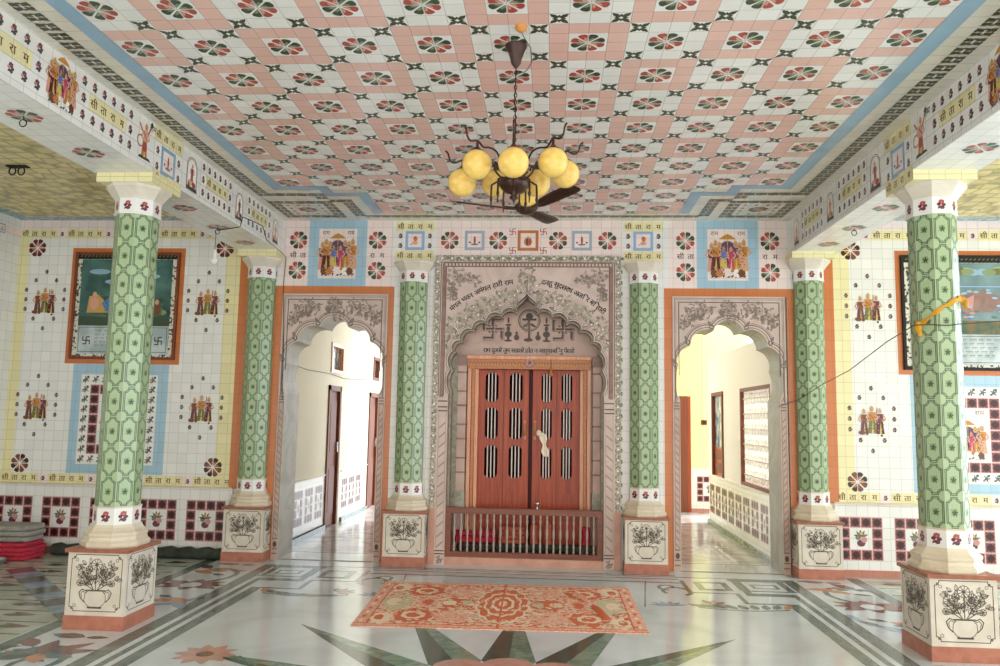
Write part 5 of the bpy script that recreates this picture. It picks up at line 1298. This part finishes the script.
# ------------------------------------------------------------------ bundles at the foot of the left aisle wall
cloth_pile('folded_blanket', 'stack of folded red patterned blankets on the floor at the far left', 'blanket', (-5.22, -.36, 0), .62, .42, .17, 'fabric_red', 4, 5)
cloth_pile('folded_tarpaulin', 'grey crumpled tarpaulin lying on top of the red blankets', 'tarpaulin', (-5.22, -.34, .172), .60, .36, .16, 'fabric_grey', 3, 6)
g = G(); rows = []
for k in range(30):
    x = -.95+1.9*k/29; rr = .058+.006*math.sin(k*2.1)
    rows.append([(x, rr*math.cos(t)*(1.2)+.006*math.sin(k), rr+rr*math.sin(t)) for t in [2*PI*q/14 for q in range(14)]])
g.grid(rows, 'fabric_dark', True, True); g.face(rows[0], 'fabric_dark'); g.face(rows[-1][::-1], 'fabric_dark')
o = g.build('rolled_carpet'); o.location = (-3.92, -.145, .001); tag(o, 'long dark rolled carpet lying along the foot of the left aisle wall', 'carpet roll')
g = G(); g.lathe([(.05, 0), (.055, .004), (.085, .05), (.088, .055), (.084, .054), (.05, .008), (.0001, .006)], 'steel', n=20)
o = g.build('steel_bowl'); o.location = (-5.06, -.72, .001); tag(o, 'small shiny steel bowl on the floor in front of the red blankets', 'bowl')
# ------------------------------------------------------------------ light
w = bpy.data.worlds.new('World'); S.world = w; w.use_nodes = True; nt = w.node_tree; N = nt.nodes; L = nt.links
bg = N['Background']; tc = N.new('ShaderNodeTexCoord'); sp = N.new('ShaderNodeSeparateXYZ'); L.new(tc.outputs['Generated'], sp.inputs[0])
mr = N.new('ShaderNodeMapRange'); mr.inputs['From Min'].default_value = -.3; mr.inputs['From Max'].default_value = .8; L.new(sp.outputs['X'], mr.inputs['Value'])
cr = N.new('ShaderNodeMix'); cr.data_type = 'RGBA'; cr.inputs['A'].default_value = (1.0, 1.01, 1.03, 1); cr.inputs['B'].default_value = (1.10, 1.27, 1.42, 1)
L.new(mr.outputs[0], cr.inputs['Factor']); mr2 = N.new('ShaderNodeMapRange'); mr2.inputs['From Min'].default_value = -.9; mr2.inputs['From Max'].default_value = -.1; L.new(sp.outputs['Y'], mr2.inputs['Value'])
c2 = N.new('ShaderNodeMix'); c2.data_type = 'RGBA'; c2.inputs['A'].default_value = (.64, .56, .47, 1); c2.inputs['B'].default_value = (1, 1, 1, 1); L.new(mr2.outputs[0], c2.inputs['Factor'])
mu = N.new('ShaderNodeMix'); mu.data_type = 'RGBA'; mu.blend_type = 'MULTIPLY'; mu.inputs['Factor'].default_value = 1; L.new(cr.outputs['Result'], mu.inputs['A']); L.new(c2.outputs['Result'], mu.inputs['B'])
L.new(mu.outputs['Result'], bg.inputs['Color']); bg.inputs['Strength'].default_value = 1.75
sun = bpy.data.lights.new('sun', 'SUN'); sun.energy = 2.2; sun.angle = R(2); sun.color = (1, .98, .95); so = bpy.data.objects.new('sun', sun); COL.objects.link(so)
so.rotation_euler = (R(-8), R(24), 0)
# ------------------------------------------------------------------ camera
def cam():
    yaw, pitch, roll = 0.06754816, 0.10878212, 0.01779745
    cy, sy = math.cos(yaw), math.sin(yaw); cp, sp_ = math.cos(pitch), math.sin(pitch); c_, s_ = math.cos(roll), math.sin(roll)
    r0 = Vector((cy, sy, 0)); f0 = Vector((-sy, cy, 0)); z = Vector((0, 0, 1)); f_ = cp*f0+sp_*z; u0 = -sp_*f0+cp*z
    r_ = c_*r0+s_*u0; u_ = -s_*r0+c_*u0
    M = Matrix((( r_.x, u_.x, -f_.x, .2378676), (r_.y, u_.y, -f_.y, -8.0781689), (r_.z, u_.z, -f_.z, 1.4785936), (0, 0, 0, 1)))
    cd = bpy.data.cameras.new('camera'); o = bpy.data.objects.new('camera', cd); COL.objects.link(o); o.matrix_world = M
    cd.sensor_width = 36; cd.lens = 781.2629/1000*36; cd.clip_start = .05; cd.clip_end = 200
    S.camera = o
cam()
S.view_settings.view_transform = 'Standard'; S.view_settings.look = 'None'; S.view_settings.gamma = 1; S.view_settings.use_curve_mapping = False
S.view_settings.exposure = 1.15
S.cycles.max_bounces = 10; S.cycles.diffuse_bounces = 7; S.cycles.glossy_bounces = 4; S.cycles.sample_clamp_indirect = 6
S.cycles.use_denoising = True
